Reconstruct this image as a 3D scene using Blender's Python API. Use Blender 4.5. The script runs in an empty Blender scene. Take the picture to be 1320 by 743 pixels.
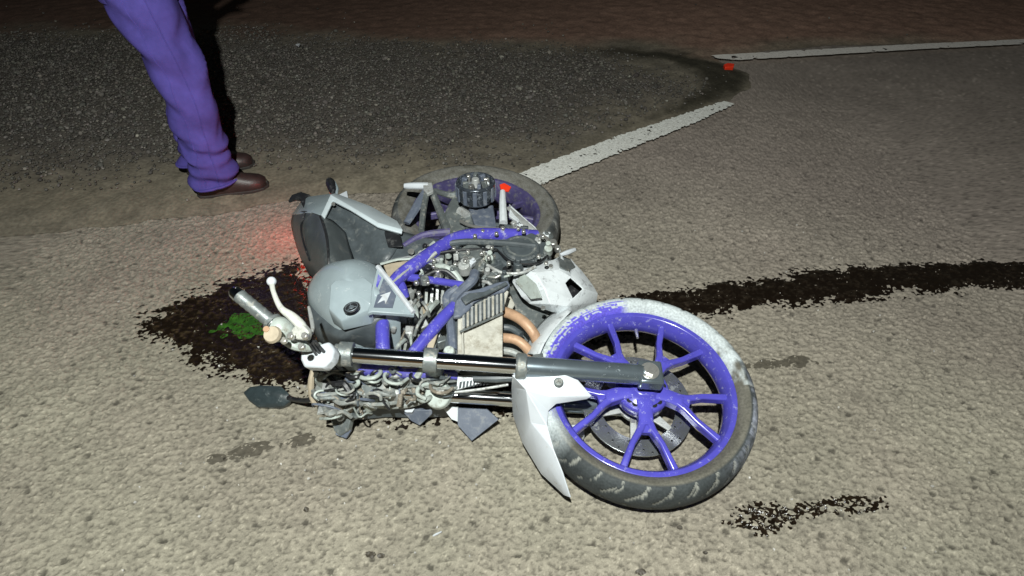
import bpy, bmesh, math, random
import numpy as np
from mathutils import Vector, Matrix

# ------------------------------------------------------------------ camera, world, light
S = bpy.context.scene
C = S.collection
CAM_H, PITCH, FPX = 1.38, math.radians(40.0), 766.0     # 1320 px wide picture
cs, sn = math.cos(PITCH), math.sin(PITCH)

cam_d = bpy.data.cameras.new("camera")
cam = bpy.data.objects.new("camera", cam_d)
C.objects.link(cam)
cam.location = (0, 0, CAM_H)
cam.rotation_euler = (math.pi / 2 - PITCH, 0, 0)
cam_d.sensor_width = 36.0
cam_d.lens = FPX / 1320 * 36.0
cam_d.clip_start = 0.05
cam_d.clip_end = 3000
S.camera = cam

w = bpy.data.worlds.new("World")
S.world = w
w.use_nodes = True
nt = w.node_tree
sky = nt.nodes.new("ShaderNodeTexSky")
sky.sky_type = 'NISHITA'
sky.sun_disc = False
sky.sun_elevation = math.radians(2.0)
sky.sun_rotation = math.radians(200)
nt.links.new(sky.outputs[0], nt.nodes["Background"].inputs[0])
nt.nodes["Background"].inputs[1].default_value = 0.012

sun_d = bpy.data.lights.new("ambient_sun", 'SUN')  # faint sun lamp added as ambient night light
sun_d.energy = 0.015
sun_d.angle = math.radians(0.5)
sun = bpy.data.objects.new("ambient_sun", sun_d)
C.objects.link(sun)
sun.rotation_euler = (math.radians(60), 0, math.radians(200))

# flash: a spot lamp added just behind and above the camera
lamp_d = bpy.data.lights.new("flash_lamp", 'SPOT')
lamp_d.energy = 475
lamp_d.color = (0.97, 1.0, 0.95)
lamp_d.spot_size = math.radians(158)
lamp_d.spot_blend = 0.7
lamp_d.shadow_soft_size = 0.025
lamp = bpy.data.objects.new("flash_lamp", lamp_d)
C.objects.link(lamp)
lamp.location = (-0.12, -0.25, 2.35)
_d = Vector((0.05, 1.25, 0.1)) - lamp.location
lamp.rotation_euler = _d.to_track_quat('-Z', 'Y').to_euler()

S.view_settings.view_transform = 'Standard'
S.view_settings.look = 'None'
S.view_settings.exposure = 0.0
S.view_settings.gamma = 1.0

rnd = random.Random(7)

# ------------------------------------------------------------------ helpers
def P(px, py, z=0.0):
    """world point at height z seen at picture position (px, py)"""
    u = (px - 660) / FPX
    v = (py - 371.5) / FPX
    d = Vector((u, cs - v * sn, -sn - v * cs))
    t = (z - CAM_H) / d.z
    return Vector((0, 0, CAM_H)) + d * t

def depth(p):
    return p.y * cs + (CAM_H - p.z) * sn

def pxm(p, n):
    """n picture pixels as metres at point p"""
    return n * depth(p) / FPX

def catmull(pts, n):
    """smooth list of tuples through pts, n samples per span"""
    pts = [np.array(p, float) for p in pts]
    if len(pts) < 3:
        return [pts[0] + (pts[1] - pts[0]) * i / n for i in range(n + 1)]
    out = []
    ext = [2 * pts[0] - pts[1]] + pts + [2 * pts[-1] - pts[-2]]
    for i in range(1, len(ext) - 2):
        p0, p1, p2, p3 = ext[i - 1:i + 3]
        for k in range(n):
            t = k / n
            out.append(0.5 * ((2 * p1) + (-p0 + p2) * t + (2 * p0 - 5 * p1 + 4 * p2 - p3) * t * t +
                              (-p0 + 3 * p1 - 3 * p2 + p3) * t ** 3))
    out.append(pts[-1])
    return out

class MB:
    def __init__(self):
        self.v, self.f = [], []
    def add(self, vs, fs):
        o = len(self.v)
        self.v += [Vector(x) for x in vs]
        self.f += [[i + o for i in f] for f in fs]
        return self
    def tube(self, pts, rad, n=10, cap=True, flat=1.0):
        pts = [Vector(p) for p in pts]
        if not hasattr(rad, '__len__'):
            rad = [rad] * len(pts)
        rings, prev = [], None
        for i, p in enumerate(pts):
            a = pts[max(i - 1, 0)]; b = pts[min(i + 1, len(pts) - 1)]
            t = (b - a)
            if t.length < 1e-9: t = Vector((0, 0, 1))
            t.normalize()
            if prev is None:
                h = Vector((0, 0, 1)) if abs(t.z) < 0.9 else Vector((0, 1, 0))
                e1 = t.cross(h).normalized()
            else:
                e1 = (prev - t * prev.dot(t))
                e1 = e1.normalized() if e1.length > 1e-6 else t.orthogonal().normalized()
            prev = e1
            e2 = t.cross(e1)
            rings.append([p + (e1 * math.cos(2 * math.pi * k / n) + e2 * math.sin(2 * math.pi * k / n) * flat) * rad[i]
                          for k in range(n)])
        vs = [q for r in rings for q in r]
        fs = []
        for i in range(len(rings) - 1):
            for k in range(n):
                a = i * n + k; b = i * n + (k + 1) % n
                fs.append([a, b, b + n, a + n])
        if cap:
            fs.append(list(range(n))[::-1])
            m = (len(rings) - 1) * n
            fs.append([m + k for k in range(n)])
        return self.add(vs, fs)
    def ptube(self, pts, rpx, n=10, sm=0, flat=1.0):
        """tube through (px,py,z) points, radius in picture pixels"""
        if not hasattr(rpx, '__len__'): rpx = [rpx] * len(pts)
        q = [tuple(P(*p)) + (pxm(P(*p), r),) for p, r in zip(pts, rpx)]
        if sm: q = catmull(q, sm)
        return self.tube([x[:3] for x in q], [float(x[3]) for x in q], n, flat=flat)
    def box(self, c, sx, sy, sz, M=None):
        vs = [Vector((x * sx / 2, y * sy / 2, z * sz / 2)) for x in (-1, 1) for y in (-1, 1) for z in (-1, 1)]
        if M is not None: vs = [M @ q for q in vs]
        vs = [q + Vector(c) for q in vs]
        return self.add(vs, [[0, 1, 3, 2], [4, 6, 7, 5], [0, 4, 5, 1], [2, 3, 7, 6], [0, 2, 6, 4], [1, 5, 7, 3]])
    def prism(self, pts, off):
        """polygon pts (world) pushed by vector off"""
        pts = [Vector(p) for p in pts]; off = Vector(off)
        n = len(pts)
        vs = pts + [p + off for p in pts]
        fs = [list(range(n)), [n + i for i in range(n)][::-1]]
        for i in range(n):
            j = (i + 1) % n
            fs.append([i, n + i, n + j, j])
        return self.add(vs, fs)
    def plate(self, pts, th):
        q = [P(*p) for p in pts]
        nrm = Vector((0, 0, 0))
        for i in range(len(q)):
            a, b = q[i], q[(i + 1) % len(q)]
            nrm += a.cross(b)
        nrm.normalize()
        if nrm.dot(Vector((0, 0, CAM_H)) - q[0]) < 0: nrm = -nrm
        return self.prism(q, -nrm * th)
    def blob(self, outline, bulge, zb, rings=7, inset=0.9, centre=None, power=2.0):
        """solid with outline (px,py,z), domed up by bulge, walls down to zb"""
        o = [Vector(x) for x in (P(*p) for p in outline)]
        n = len(o)
        c = sum(o, Vector()) / n if centre is None else P(*centre)
        vs, fs = [], []
        for k in range(rings):
            s = 1 - k / rings
            for p in o:
                q = c + (p - c) * s
                q.z = c.z + (p.z - c.z) * s + bulge * (1 - s ** power)
                vs.append(q)
        vs.append(c + Vector((0, 0, bulge)))
        top = len(vs) - 1
        for k in range(rings - 1):
            for i in range(n):
                j = (i + 1) % n
                fs.append([k * n + i, k * n + j, (k + 1) * n + j, (k + 1) * n + i])
        m = (rings - 1) * n
        for i in range(n):
            fs.append([m + i, m + (i + 1) % n, top])
        b0 = len(vs)
        for p in o:
            q = c + (p - c) * 1.0; q.z = p.z - 0.25 * (p.z - zb)
            q.xy = (c + (p - c) * 1.02).xy
            vs.append(q)
        for p in o:
            q = c + (p - c) * inset; q.z = zb
            vs.append(q)
        for i in range(n):
            j = (i + 1) % n
            fs.append([j, i, b0 + i, b0 + j])
            fs.append([b0 + j, b0 + i, b0 + n + i, b0 + n + j])
        fs.append([b0 + n + i for i in range(n)])
        return self.add(vs, fs)
    def lathe(self, prof, c, e1, e2, ax, n=64, closed=True):
        """prof = [(radius, along axis)]"""
        c = Vector(c); vs, fs = [], []
        m = len(prof)
        for k in range(n):
            a = 2 * math.pi * k / n
            d = e1 * math.cos(a) + e2 * math.sin(a)
            for r, h in prof: vs.append(c + d * r + ax * h)
        for k in range(n):
            k2 = (k + 1) % n
            for i in range(m if closed else m - 1):
                j = (i + 1) % m
                fs.append([k * m + i, k2 * m + i, k2 * m + j, k * m + j])
        return self.add(vs, fs)
    def disc(self, c, r, ax, h, n=24, r2=None):
        ax = Vector(ax).normalized()
        e1 = ax.orthogonal().normalized(); e2 = ax.cross(e1)
        c = Vector(c); r2 = r if r2 is None else r2
        vs = [c + (e1 * math.cos(2 * math.pi * k / n) + e2 * math.sin(2 * math.pi * k / n)) * r for k in range(n)]
        vs += [c + ax * h + (e1 * math.cos(2 * math.pi * k / n) + e2 * math.sin(2 * math.pi * k / n)) * r2 for k in range(n)]
        fs = [list(range(n))[::-1], [n + k for k in range(n)]]
        for k in range(n):
            j = (k + 1) % n
            fs.append([k, j, n + j, n + k])
        return self.add(vs, fs)
    def grid(self, rows, smooth=4, th=0.0):
        """surface through rows of (px,py,z); smoothed both ways"""
        R = [[tuple(P(*p)) for p in r] for r in rows]
        if smooth:
            R = [catmull(r, smooth) for r in R]
            cols = [catmull([R[i][j] for i in range(len(R))], smooth) for j in range(len(R[0]))]
            R = [[cols[j][i] for j in range(len(cols))] for i in range(len(cols[0]))]
        m, n = len(R), len(R[0])
        vs = [Vector(p) for r in R for p in r]
        fs = [[i * n + j, i * n + j + 1, (i + 1) * n + j + 1, (i + 1) * n + j] for i in range(m - 1) for j in range(n - 1)]
        return self.add(vs, fs)

def finish(me, ang=35):
    bm = bmesh.new(); bm.from_mesh(me)
    bmesh.ops.recalc_face_normals(bm, faces=bm.faces)
    bm.to_mesh(me); bm.free()
    for p in me.polygons: p.use_smooth = True
    me.set_sharp_from_angle(angle=math.radians(ang))

def obj(name, mb, m, parent=None, bevel=0.0, solid=0.0, sub=0, ang=35, loc=None, solid_off=-1):
    """link mb as ONE mesh object; children are stored relative to their thing's base"""
    base = Vector((0, 0, 0))
    if parent is not None:
        r = parent
        while r.parent: r = r.parent
        base = r.location.copy()
    elif loc is not None:
        base = Vector(loc)
    me = bpy.data.meshes.new(name)
    me.from_pydata([tuple(q - base) for q in mb.v], [], mb.f)
    finish(me, ang)
    me.materials.append(m)
    o = bpy.data.objects.new(name, me)
    C.objects.link(o)
    if parent is not None: o.parent = parent
    else: o.location = base
    if solid:
        d = o.modifiers.new("thickness", 'SOLIDIFY'); d.thickness = solid; d.offset = solid_off
    if sub:
        d = o.modifiers.new("smooth", 'SUBSURF'); d.levels = sub; d.render_levels = sub
    if bevel:
        d = o.modifiers.new("edge", 'BEVEL'); d.width = bevel; d.segments = 2; d.limit_method = 'ANGLE'
        d.angle_limit = math.radians(32)
    return o

def thing(name, label, cat, loc, group=None):
    o = bpy.data.objects.new(name, None)
    C.objects.link(o)
    o.empty_display_size = 0.05
    o.location = loc
    tag(o, label, cat, group)
    return o

def tag(o, label, cat, group=None):
    o['label'] = label; o['category'] = cat
    if group: o['group'] = group
    return o

# --- numeric noise -------------------------------------------------
def _hash(ix, iy, s):
    h = (ix.astype(np.int64) * 374761393 + iy.astype(np.int64) * 668265263 + s * 2147483647 + 12345) & 0xffffffff
    h = ((h ^ (h >> 13)) * 1274126177) & 0xffffffff
    h = h ^ (h >> 16)
    return (h & 0xffffff) / float(0xffffff)

def vnoise(x, y, s=0):
    ix = np.floor(x); iy = np.floor(y)
    fx = x - ix; fy = y - iy
    fx = fx * fx * (3 - 2 * fx); fy = fy * fy * (3 - 2 * fy)
    a = _hash(ix, iy, s); b = _hash(ix + 1, iy, s); c = _hash(ix, iy + 1, s); d = _hash(ix + 1, iy + 1, s)
    return (a * (1 - fx) + b * fx) * (1 - fy) + (c * (1 - fx) + d * fx) * fy

def fbm(x, y, s=0, oc=4):
    t = 0; a = 0.5; n = 0
    for i in range(oc):
        t = t + a * vnoise(x, y, s + i); n += a
        x = x * 2.03 + 11.7; y = y * 2.03 + 5.3; a *= 0.5
    return t / n

def worley(x, y, s=0):
    ix = np.floor(x); iy = np.floor(y)
    f1 = np.full(x.shape, 9.0); idv = np.zeros(x.shape)
    for dx in (-1, 0, 1):
        for dy in (-1, 0, 1):
            cx = ix + dx; cy = iy + dy
            px = cx + _hash(cx, cy, s); py = cy + _hash(cx, cy, s + 17)
            d = (px - x) ** 2 + (py - y) ** 2
            m = d < f1
            idv = np.where(m, _hash(cx, cy, s + 31), idv)
            f1 = np.where(m, d, f1)
    return np.sqrt(f1), idv

def sdf_poly(X, Y, poly):
    """positive inside, metres"""
    d = np.full(X.shape, 1e9); ins = np.zeros(X.shape, bool)
    n = len(poly)
    for i in range(n):
        ax, ay = poly[i]; bx, by = poly[(i + 1) % n]
        ex, ey = bx - ax, by - ay
        t = np.clip(((X - ax) * ex + (Y - ay) * ey) / (ex * ex + ey * ey + 1e-12), 0, 1)
        d = np.minimum(d, (X - ax - t * ex) ** 2 + (Y - ay - t * ey) ** 2)
        c = ((ay > Y) != (by > Y)) & (X < (bx - ax) * (Y - ay) / (by - ay + 1e-12) + ax)
        ins ^= c
    d = np.sqrt(d)
    return np.where(ins, d, -d)

def gpoly(pts):
    return [(P(x, y).x, P(x, y).y) for x, y in pts]

def field_mesh(name, fn, x0, x1, y0, y1, step, zfn, m):
    """flat sheet where fn(X,Y) > 0, outline cut along the zero line"""
    xs = np.arange(x0, x1 + step, step); ys = np.arange(y0, y1 + step, step)
    X, Y = np.meshgrid(xs, ys)
    F = fn(X, Y)
    ny, nx = F.shape
    V, idx, edge, faces = [], {}, {}, []
    def vid(i, j):
        k = i * nx + j
        if k not in idx:
            idx[k] = len(V); V.append((xs[j], ys[i]))
        return idx[k]
    def eid(a, b):
        k = (a, b) if a < b else (b, a)
        if k not in edge:
            i0, j0 = a; i1, j1 = b
            f0, f1 = F[i0, j0], F[i1, j1]
            t = f0 / (f0 - f1)
            edge[k] = len(V); V.append((xs[j0] + (xs[j1] - xs[j0]) * t, ys[i0] + (ys[i1] - ys[i0]) * t))
        return edge[k]
    pos = F > 0
    cnt = pos[:-1, :-1].astype(int) + pos[1:, :-1] + pos[:-1, 1:] + pos[1:, 1:]
    for i, j in zip(*np.nonzero(cnt)):
        cor = [(i, j), (i, j + 1), (i + 1, j + 1), (i + 1, j)]
        poly = []
        for k in range(4):
            a, b = cor[k], cor[(k + 1) % 4]
            if pos[a]: poly.append(vid(*a))
            if pos[a] != pos[b]: poly.append(eid(a, b))
        if len(poly) >= 3: faces.append(poly)
    A = np.array(V)
    Z = zfn(A[:, 0], A[:, 1], fn(A[:, 0], A[:, 1]))
    me = bpy.data.meshes.new(name)
    me.from_pydata(np.column_stack([A, Z]).tolist(), [], faces)
    for p in me.polygons: p.use_smooth = True
    me.materials.append(m)
    o = bpy.data.objects.new(name, me)
    C.objects.link(o)
    return o

# ------------------------------------------------------------------ materials
def mat(name, col, rough=0.5, metal=0.0, var=0.25, scale=25, bump=0.0, bscale=200, dirt=None, coat=0.0, spec=0.5):
    m = bpy.data.materials.new(name); m.use_nodes = True
    t = m.node_tree; b = t.nodes["Principled BSDF"]
    N = t.nodes.new; L = t.links.new
    tc = N("ShaderNodeTexCoord")
    n1 = N("ShaderNodeTexNoise"); n1.inputs["Scale"].default_value = scale; n1.inputs["Detail"].default_value = 6
    n1.inputs["Roughness"].default_value = 0.65
    L(tc.outputs["Object"], n1.inputs["Vector"])
    mr = N("ShaderNodeMapRange"); mr.inputs[1].default_value = 0.3; mr.inputs[2].default_value = 0.7
    mr.inputs[3].default_value = 1 - var; mr.inputs[4].default_value = 1 + var
    L(n1.outputs[0], mr.inputs[0])
    mx = N("ShaderNodeMix"); mx.data_type = 'RGBA'; mx.blend_type = 'MULTIPLY'
    mx.inputs[0].default_value = 1.0; mx.inputs[6].default_value = (*col, 1)
    cb = N("ShaderNodeCombineXYZ")
    for i in range(3): L(mr.outputs[0], cb.inputs[i])
    L(cb.outputs[0], mx.inputs[7])
    out = mx.outputs[2]
    if dirt:
        dc, amt, ds = dirt
        n2 = N("ShaderNodeTexNoise"); n2.inputs["Scale"].default_value = ds; n2.inputs["Detail"].default_value = 8
        n2.inputs["Roughness"].default_value = 0.75
        L(tc.outputs["Object"], n2.inputs["Vector"])
        r2 = N("ShaderNodeMapRange"); r2.inputs[1].default_value = 0.62 - amt * 0.3; r2.inputs[2].default_value = 0.72 - amt * 0.2
        L(n2.outputs[0], r2.inputs[0])
        m2 = N("ShaderNodeMix"); m2.data_type = 'RGBA'; m2.inputs[7].default_value = (*dc, 1)
        L(r2.outputs[0], m2.inputs[0]); L(out, m2.inputs[6])
        out = m2.outputs[2]
        r3 = N("ShaderNodeMapRange"); r3.inputs[3].default_value = rough; r3.inputs[4].default_value = min(1, rough + 0.4)
        L(r2.outputs[0], r3.inputs[0]); L(r3.outputs[0], b.inputs["Roughness"])
        if metal:
            r4 = N("ShaderNodeMapRange"); r4.inputs[3].default_value = metal; r4.inputs[4].default_value = metal * 0.2
            L(r2.outputs[0], r4.inputs[0]); L(r4.outputs[0], b.inputs["Metallic"])
    else:
        b.inputs["Roughness"].default_value = rough
    L(out, b.inputs["Base Color"])
    if not (dirt and metal): b.inputs["Metallic"].default_value = metal
    b.inputs["Coat Weight"].default_value = coat
    b.inputs["Coat Roughness"].default_value = 0.15
    b.inputs["Specular IOR Level"].default_value = spec
    if bump:
        n3 = N("ShaderNodeTexNoise"); n3.inputs["Scale"].default_value = bscale; n3.inputs["Detail"].default_value = 4
        L(tc.outputs["Object"], n3.inputs["Vector"])
        bp = N("ShaderNodeBump"); bp.inputs["Strength"].default_value = bump; bp.inputs["Distance"].default_value = 0.004
        L(n3.outputs[0], bp.inputs["Height"]); L(bp.outputs[0], b.inputs["Normal"])
    return m

def vcol_mat(name, rough=0.8, bump=0.0, bscale=150, spec=0.3):
    m = bpy.data.materials.new(name); m.use_nodes = True
    t = m.node_tree; b = t.nodes["Principled BSDF"]
    a = t.nodes.new("ShaderNodeAttribute"); a.attribute_name = "wear_shade"
    n = t.nodes.new("ShaderNodeTexNoise"); n.inputs["Scale"].default_value = bscale; n.inputs["Detail"].default_value = 6
    tc = t.nodes.new("ShaderNodeTexCoord"); t.links.new(tc.outputs["Object"], n.inputs["Vector"])
    mr = t.nodes.new("ShaderNodeMapRange"); mr.inputs[1].default_value = 0.3; mr.inputs[2].default_value = 0.7
    mr.inputs[3].default_value = 0.72; mr.inputs[4].default_value = 1.2
    t.links.new(n.outputs[0], mr.inputs[0])
    mx = t.nodes.new("ShaderNodeVectorMath"); mx.operation = 'SCALE'
    t.links.new(a.outputs["Color"], mx.inputs[0]); t.links.new(mr.outputs[0], mx.inputs["Scale"])
    t.links.new(mx.outputs[0], b.inputs["Base Color"])
    b.inputs["Roughness"].default_value = rough
    b.inputs["Specular IOR Level"].default_value = spec
    if bump:
        bp = t.nodes.new("ShaderNodeBump"); bp.inputs["Strength"].default_value = bump; bp.inputs["Distance"].default_value = 0.003
        t.links.new(n.outputs[0], bp.inputs["Height"]); t.links.new(bp.outputs[0], b.inputs["Normal"])
    return m

def set_wear_shade(me, cols):
    at = me.color_attributes.new("wear_shade", 'FLOAT_COLOR', 'POINT')
    at.data.foreach_set("color", np.column_stack([cols, np.ones(len(cols))]).astype(np.float32).ravel())

M = {}
M['blue'] = mat('blue_paint', (0.074, 0.068, 0.41), 0.24, 0.0, 0.16, 16, bump=0.05, bscale=120, dirt=((0.38, 0.38, 0.52), 0.14, 60), coat=0.5)
M['blue_scuff'] = mat('blue_paint_scraped', (0.078, 0.068, 0.42), 0.26, 0.0, 0.15, 14, bump=0.08, bscale=80, dirt=((0.34, 0.34, 0.46), 0.26, 42), coat=0.3)
M['drum'] = mat('drum_metal', (0.055, 0.066, 0.082), 0.25, 0.45, 0.25, 40, dirt=((0.25, 0.28, 0.32), 0.3, 60))
M['blue_dull'] = mat('blue_paint_scuffed', (0.070, 0.060, 0.155), 0.45, 0.0, 0.3, 18, dirt=((0.16, 0.155, 0.17), 0.35, 50))
M['silver'] = mat('silver_grey_paint', (0.29, 0.35, 0.375), 0.25, 0.0, 0.10, 14, dirt=((0.45, 0.50, 0.50), 0.12, 20), coat=0.3)
M['silver_pale'] = mat('pale_silver_paint', (0.50, 0.57, 0.60), 0.36, 0.0, 0.08, 14, dirt=((0.36, 0.37, 0.36), 0.12, 40))
M['white'] = mat('white_plastic', (0.54, 0.58, 0.62), 0.38, 0.0, 0.06, 14, dirt=((0.42, 0.41, 0.38), 0.1, 35))
M['white_scuffed'] = mat('white_plastic_scuffed', (0.62, 0.66, 0.68), 0.45, 0.0, 0.10, 20, bump=0.2, bscale=60, dirt=((0.26, 0.27, 0.28), 0.26, 34))
M['dark'] = mat('dark_grey_plastic', (0.066, 0.079, 0.086), 0.42, 0.0, 0.3, 22, dirt=((0.15, 0.16, 0.155), 0.25, 30))
M['seat'] = mat('seat_vinyl', (0.060, 0.070, 0.073), 0.36, 0.0, 0.2, 22, bump=0.10, bscale=900, dirt=((0.13, 0.135, 0.13), 0.22, 16))
M['black'] = mat('black_plastic', (0.014, 0.015, 0.017), 0.38, 0.0, 0.3, 30, dirt=((0.07, 0.07, 0.07), 0.25, 40))
M['chrome'] = mat('chrome', (0.72, 0.75, 0.78), 0.10, 1.0, 0.04, 30)
M['alu'] = mat('cast_aluminium', (0.50, 0.52, 0.51), 0.52, 0.45, 0.2, 40, bump=0.15, bscale=350, dirt=((0.16, 0.15, 0.13), 0.4, 45))
M['alu_dark'] = mat('dull_grey_metal', (0.20, 0.225, 0.225), 0.42, 0.5, 0.25, 40, bump=0.12, bscale=300, dirt=((0.34, 0.33, 0.29), 0.3, 45))
M['fork'] = mat('fork_slider_paint', (0.20, 0.245, 0.275), 0.24, 0.7, 0.12, 30, dirt=((0.36, 0.40, 0.42), 0.04, 45))
M['header'] = mat('heat_stained_pipe', (0.46, 0.29, 0.18), 0.5, 0.1, 0.22, 25, dirt=((0.34, 0.21, 0.13), 0.4, 30))
M['cream'] = mat('radiator_cream', (0.45, 0.44, 0.385), 0.6, 0.1, 0.16, 25, bump=0.6, bscale=55, dirt=((0.30, 0.28, 0.23), 0.5, 28))
M['cable'] = mat('cable_grey', (0.24, 0.26, 0.25), 0.5, 0.1, 0.3, 40, dirt=((0.38, 0.37, 0.33), 0.45, 60))
M['cable_brown'] = mat('dusty_loom', (0.19, 0.165, 0.13), 0.6, 0.0, 0.3, 40, dirt=((0.42, 0.39, 0.33), 0.4, 60))
M['green_grey'] = mat('housing_grey', (0.40, 0.45, 0.42), 0.5, 0.1, 0.15, 30, dirt=((0.22, 0.22, 0.19), 0.35, 40))
M['slate'] = mat('slate_plastic', (0.105, 0.125, 0.165), 0.5, 0.0, 0.18, 40, bump=0.1, bscale=500, dirt=((0.22, 0.23, 0.24), 0.3, 40))
M['red'] = mat('red_reflector', (0.80, 0.045, 0.015), 0.25, 0.0, 0.1, 60)
M['badge'] = mat('badge_grey', (0.22, 0.26, 0.29), 0.35, 0.6, 0.1, 60)
M['tan'] = mat('tan_bracket', (0.40, 0.34, 0.25), 0.6, 0.0, 0.2, 40)
M['bolt'] = mat('zinc_bolt', (0.70, 0.70, 0.66), 0.32, 0.85, 0.15, 80)
M['jeans'] = mat('blue_trousers', (0.080, 0.066, 0.29), 0.85, 0.0, 0.22, 12, bump=0.25, bscale=500, spec=0.15)
M['shoe'] = mat('brown_leather', (0.032, 0.019, 0.018), 0.45, 0.0, 0.3, 30, bump=0.2, bscale=120)
M['sole'] = mat('shoe_sole', (0.028, 0.024, 0.022), 0.7, 0.0, 0.3, 30)
M['jacket'] = mat('black_jacket', (0.016, 0.016, 0.018), 0.8, 0.0, 0.3, 20, bump=0.2, bscale=300)
M['skin'] = mat('skin', (0.42, 0.26, 0.19), 0.55, 0.0, 0.1, 20)
M['hair'] = mat('dark_hair', (0.02, 0.015, 0.012), 0.6, 0.0, 0.3, 80)
M['tyre'] = vcol_mat('worn_rubber', 0.72, 0.35, 170)
M['oil'] = mat('oil', (0.013, 0.0085, 0.005), 0.16, 0.0, 0.6, 30, bump=0.45, bscale=160, spec=0.45)
M['oil_dry'] = mat('oil_soaked', (0.028, 0.020, 0.013), 0.5, 0.0, 0.4, 40, bump=0.3, bscale=200, spec=0.3)
M['damp'] = mat('damp_asphalt', (0.085, 0.075, 0.056), 0.7, 0.0, 0.3, 60, bump=0.4, bscale=180)
M['damp_dark'] = mat('oily_asphalt', (0.050, 0.042, 0.030), 0.55, 0.0, 0.3, 60, bump=0.3, bscale=180)
M['greenish'] = mat('green_film', (0.028, 0.095, 0.010), 0.3, 0.0, 0.6, 40, bump=0.35, bscale=160)
M['paint'] = mat('road_paint', (0.84, 0.85, 0.80), 0.7, 0.0, 0.16, 60, bump=0.8, bscale=120, dirt=((0.50, 0.49, 0.44), 0.45, 110))
M['paint_far'] = mat('road_paint_dusty', (0.86, 0.82, 0.76), 0.7, 0.0, 0.12, 60, bump=0.4, bscale=170, dirt=((0.4, 0.36, 0.32), 0.25, 50))
M['dirt'] = mat('shoulder_dirt', (0.215, 0.190, 0.150), 0.95, 0.0, 0.28, 9, bump=0.9, bscale=90, dirt=((0.13, 0.118, 0.098), 0.45, 7), spec=0.15)
M['gravel_bed'] = mat('gravel_bed', (0.105, 0.100, 0.092), 0.95, 0.0, 0.4, 40, bump=1.0, bscale=70, dirt=((0.17, 0.155, 0.125), 0.35, 14), spec=0.15)
M['dark_soil'] = mat('dark_soil', (0.058, 0.052, 0.038), 0.9, 0.0, 0.3, 14, bump=0.6, bscale=80, spec=0.2)
M['far_dirt'] = mat('far_dirt', (0.30, 0.19, 0.145), 0.95, 0.0, 0.3, 3.5, bump=0.9, bscale=30, dirt=((0.26, 0.150, 0.095), 0.5, 2.2), spec=0.15)
M['grit'] = mat('pale_grit', (0.48, 0.47, 0.44), 0.4, 0.0, 0.5, 30)
M['lever'] = mat('lever_alloy', (0.50, 0.51, 0.47), 0.38, 0.15, 0.15, 40, bump=0.08, bscale=200, dirt=((0.28, 0.28, 0.25), 0.3, 45))
M['black_glass'] = mat('mirror_shell', (0.030, 0.042, 0.046), 0.28, 0.0, 0.25, 40, dirt=((0.14, 0.16, 0.16), 0.25, 50))

def edge_wear_highlight(m, col, lo, hi):
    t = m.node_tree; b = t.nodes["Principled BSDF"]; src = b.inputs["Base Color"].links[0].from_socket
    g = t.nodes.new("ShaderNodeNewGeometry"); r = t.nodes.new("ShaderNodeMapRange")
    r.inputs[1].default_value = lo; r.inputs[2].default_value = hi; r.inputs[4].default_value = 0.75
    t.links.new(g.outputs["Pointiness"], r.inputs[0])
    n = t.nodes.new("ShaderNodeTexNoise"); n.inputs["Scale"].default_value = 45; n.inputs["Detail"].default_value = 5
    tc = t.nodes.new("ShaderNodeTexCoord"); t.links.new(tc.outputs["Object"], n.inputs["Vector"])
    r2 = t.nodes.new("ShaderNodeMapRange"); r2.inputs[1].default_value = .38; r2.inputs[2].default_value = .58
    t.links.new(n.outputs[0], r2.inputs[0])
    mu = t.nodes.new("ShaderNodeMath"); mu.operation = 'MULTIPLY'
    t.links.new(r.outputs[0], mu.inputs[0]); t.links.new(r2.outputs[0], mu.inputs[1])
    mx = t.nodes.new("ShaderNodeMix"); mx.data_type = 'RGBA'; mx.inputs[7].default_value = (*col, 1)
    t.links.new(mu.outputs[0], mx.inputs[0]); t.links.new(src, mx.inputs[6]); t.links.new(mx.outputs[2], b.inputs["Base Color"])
edge_wear_highlight(M['blue'], (0.40, 0.40, 0.60), 0.58, 0.70)  # pale scuffed edges that also paint highlights on the blue
edge_wear_highlight(M['white'], (0.35, 0.34, 0.32), 0.56, 0.66)

tl = bpy.data.materials.new('tail_light_lens'); tl.use_nodes = True
_b = tl.node_tree.nodes["Principled BSDF"]
_b.inputs["Base Color"].default_value = (0.5, 0.01, 0.01, 1)
_b.inputs["Emission Color"].default_value = (1.0, 0.03, 0.02, 1)
_b.inputs["Emission Strength"].default_value = 42.0
M['tail'] = tl

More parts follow.
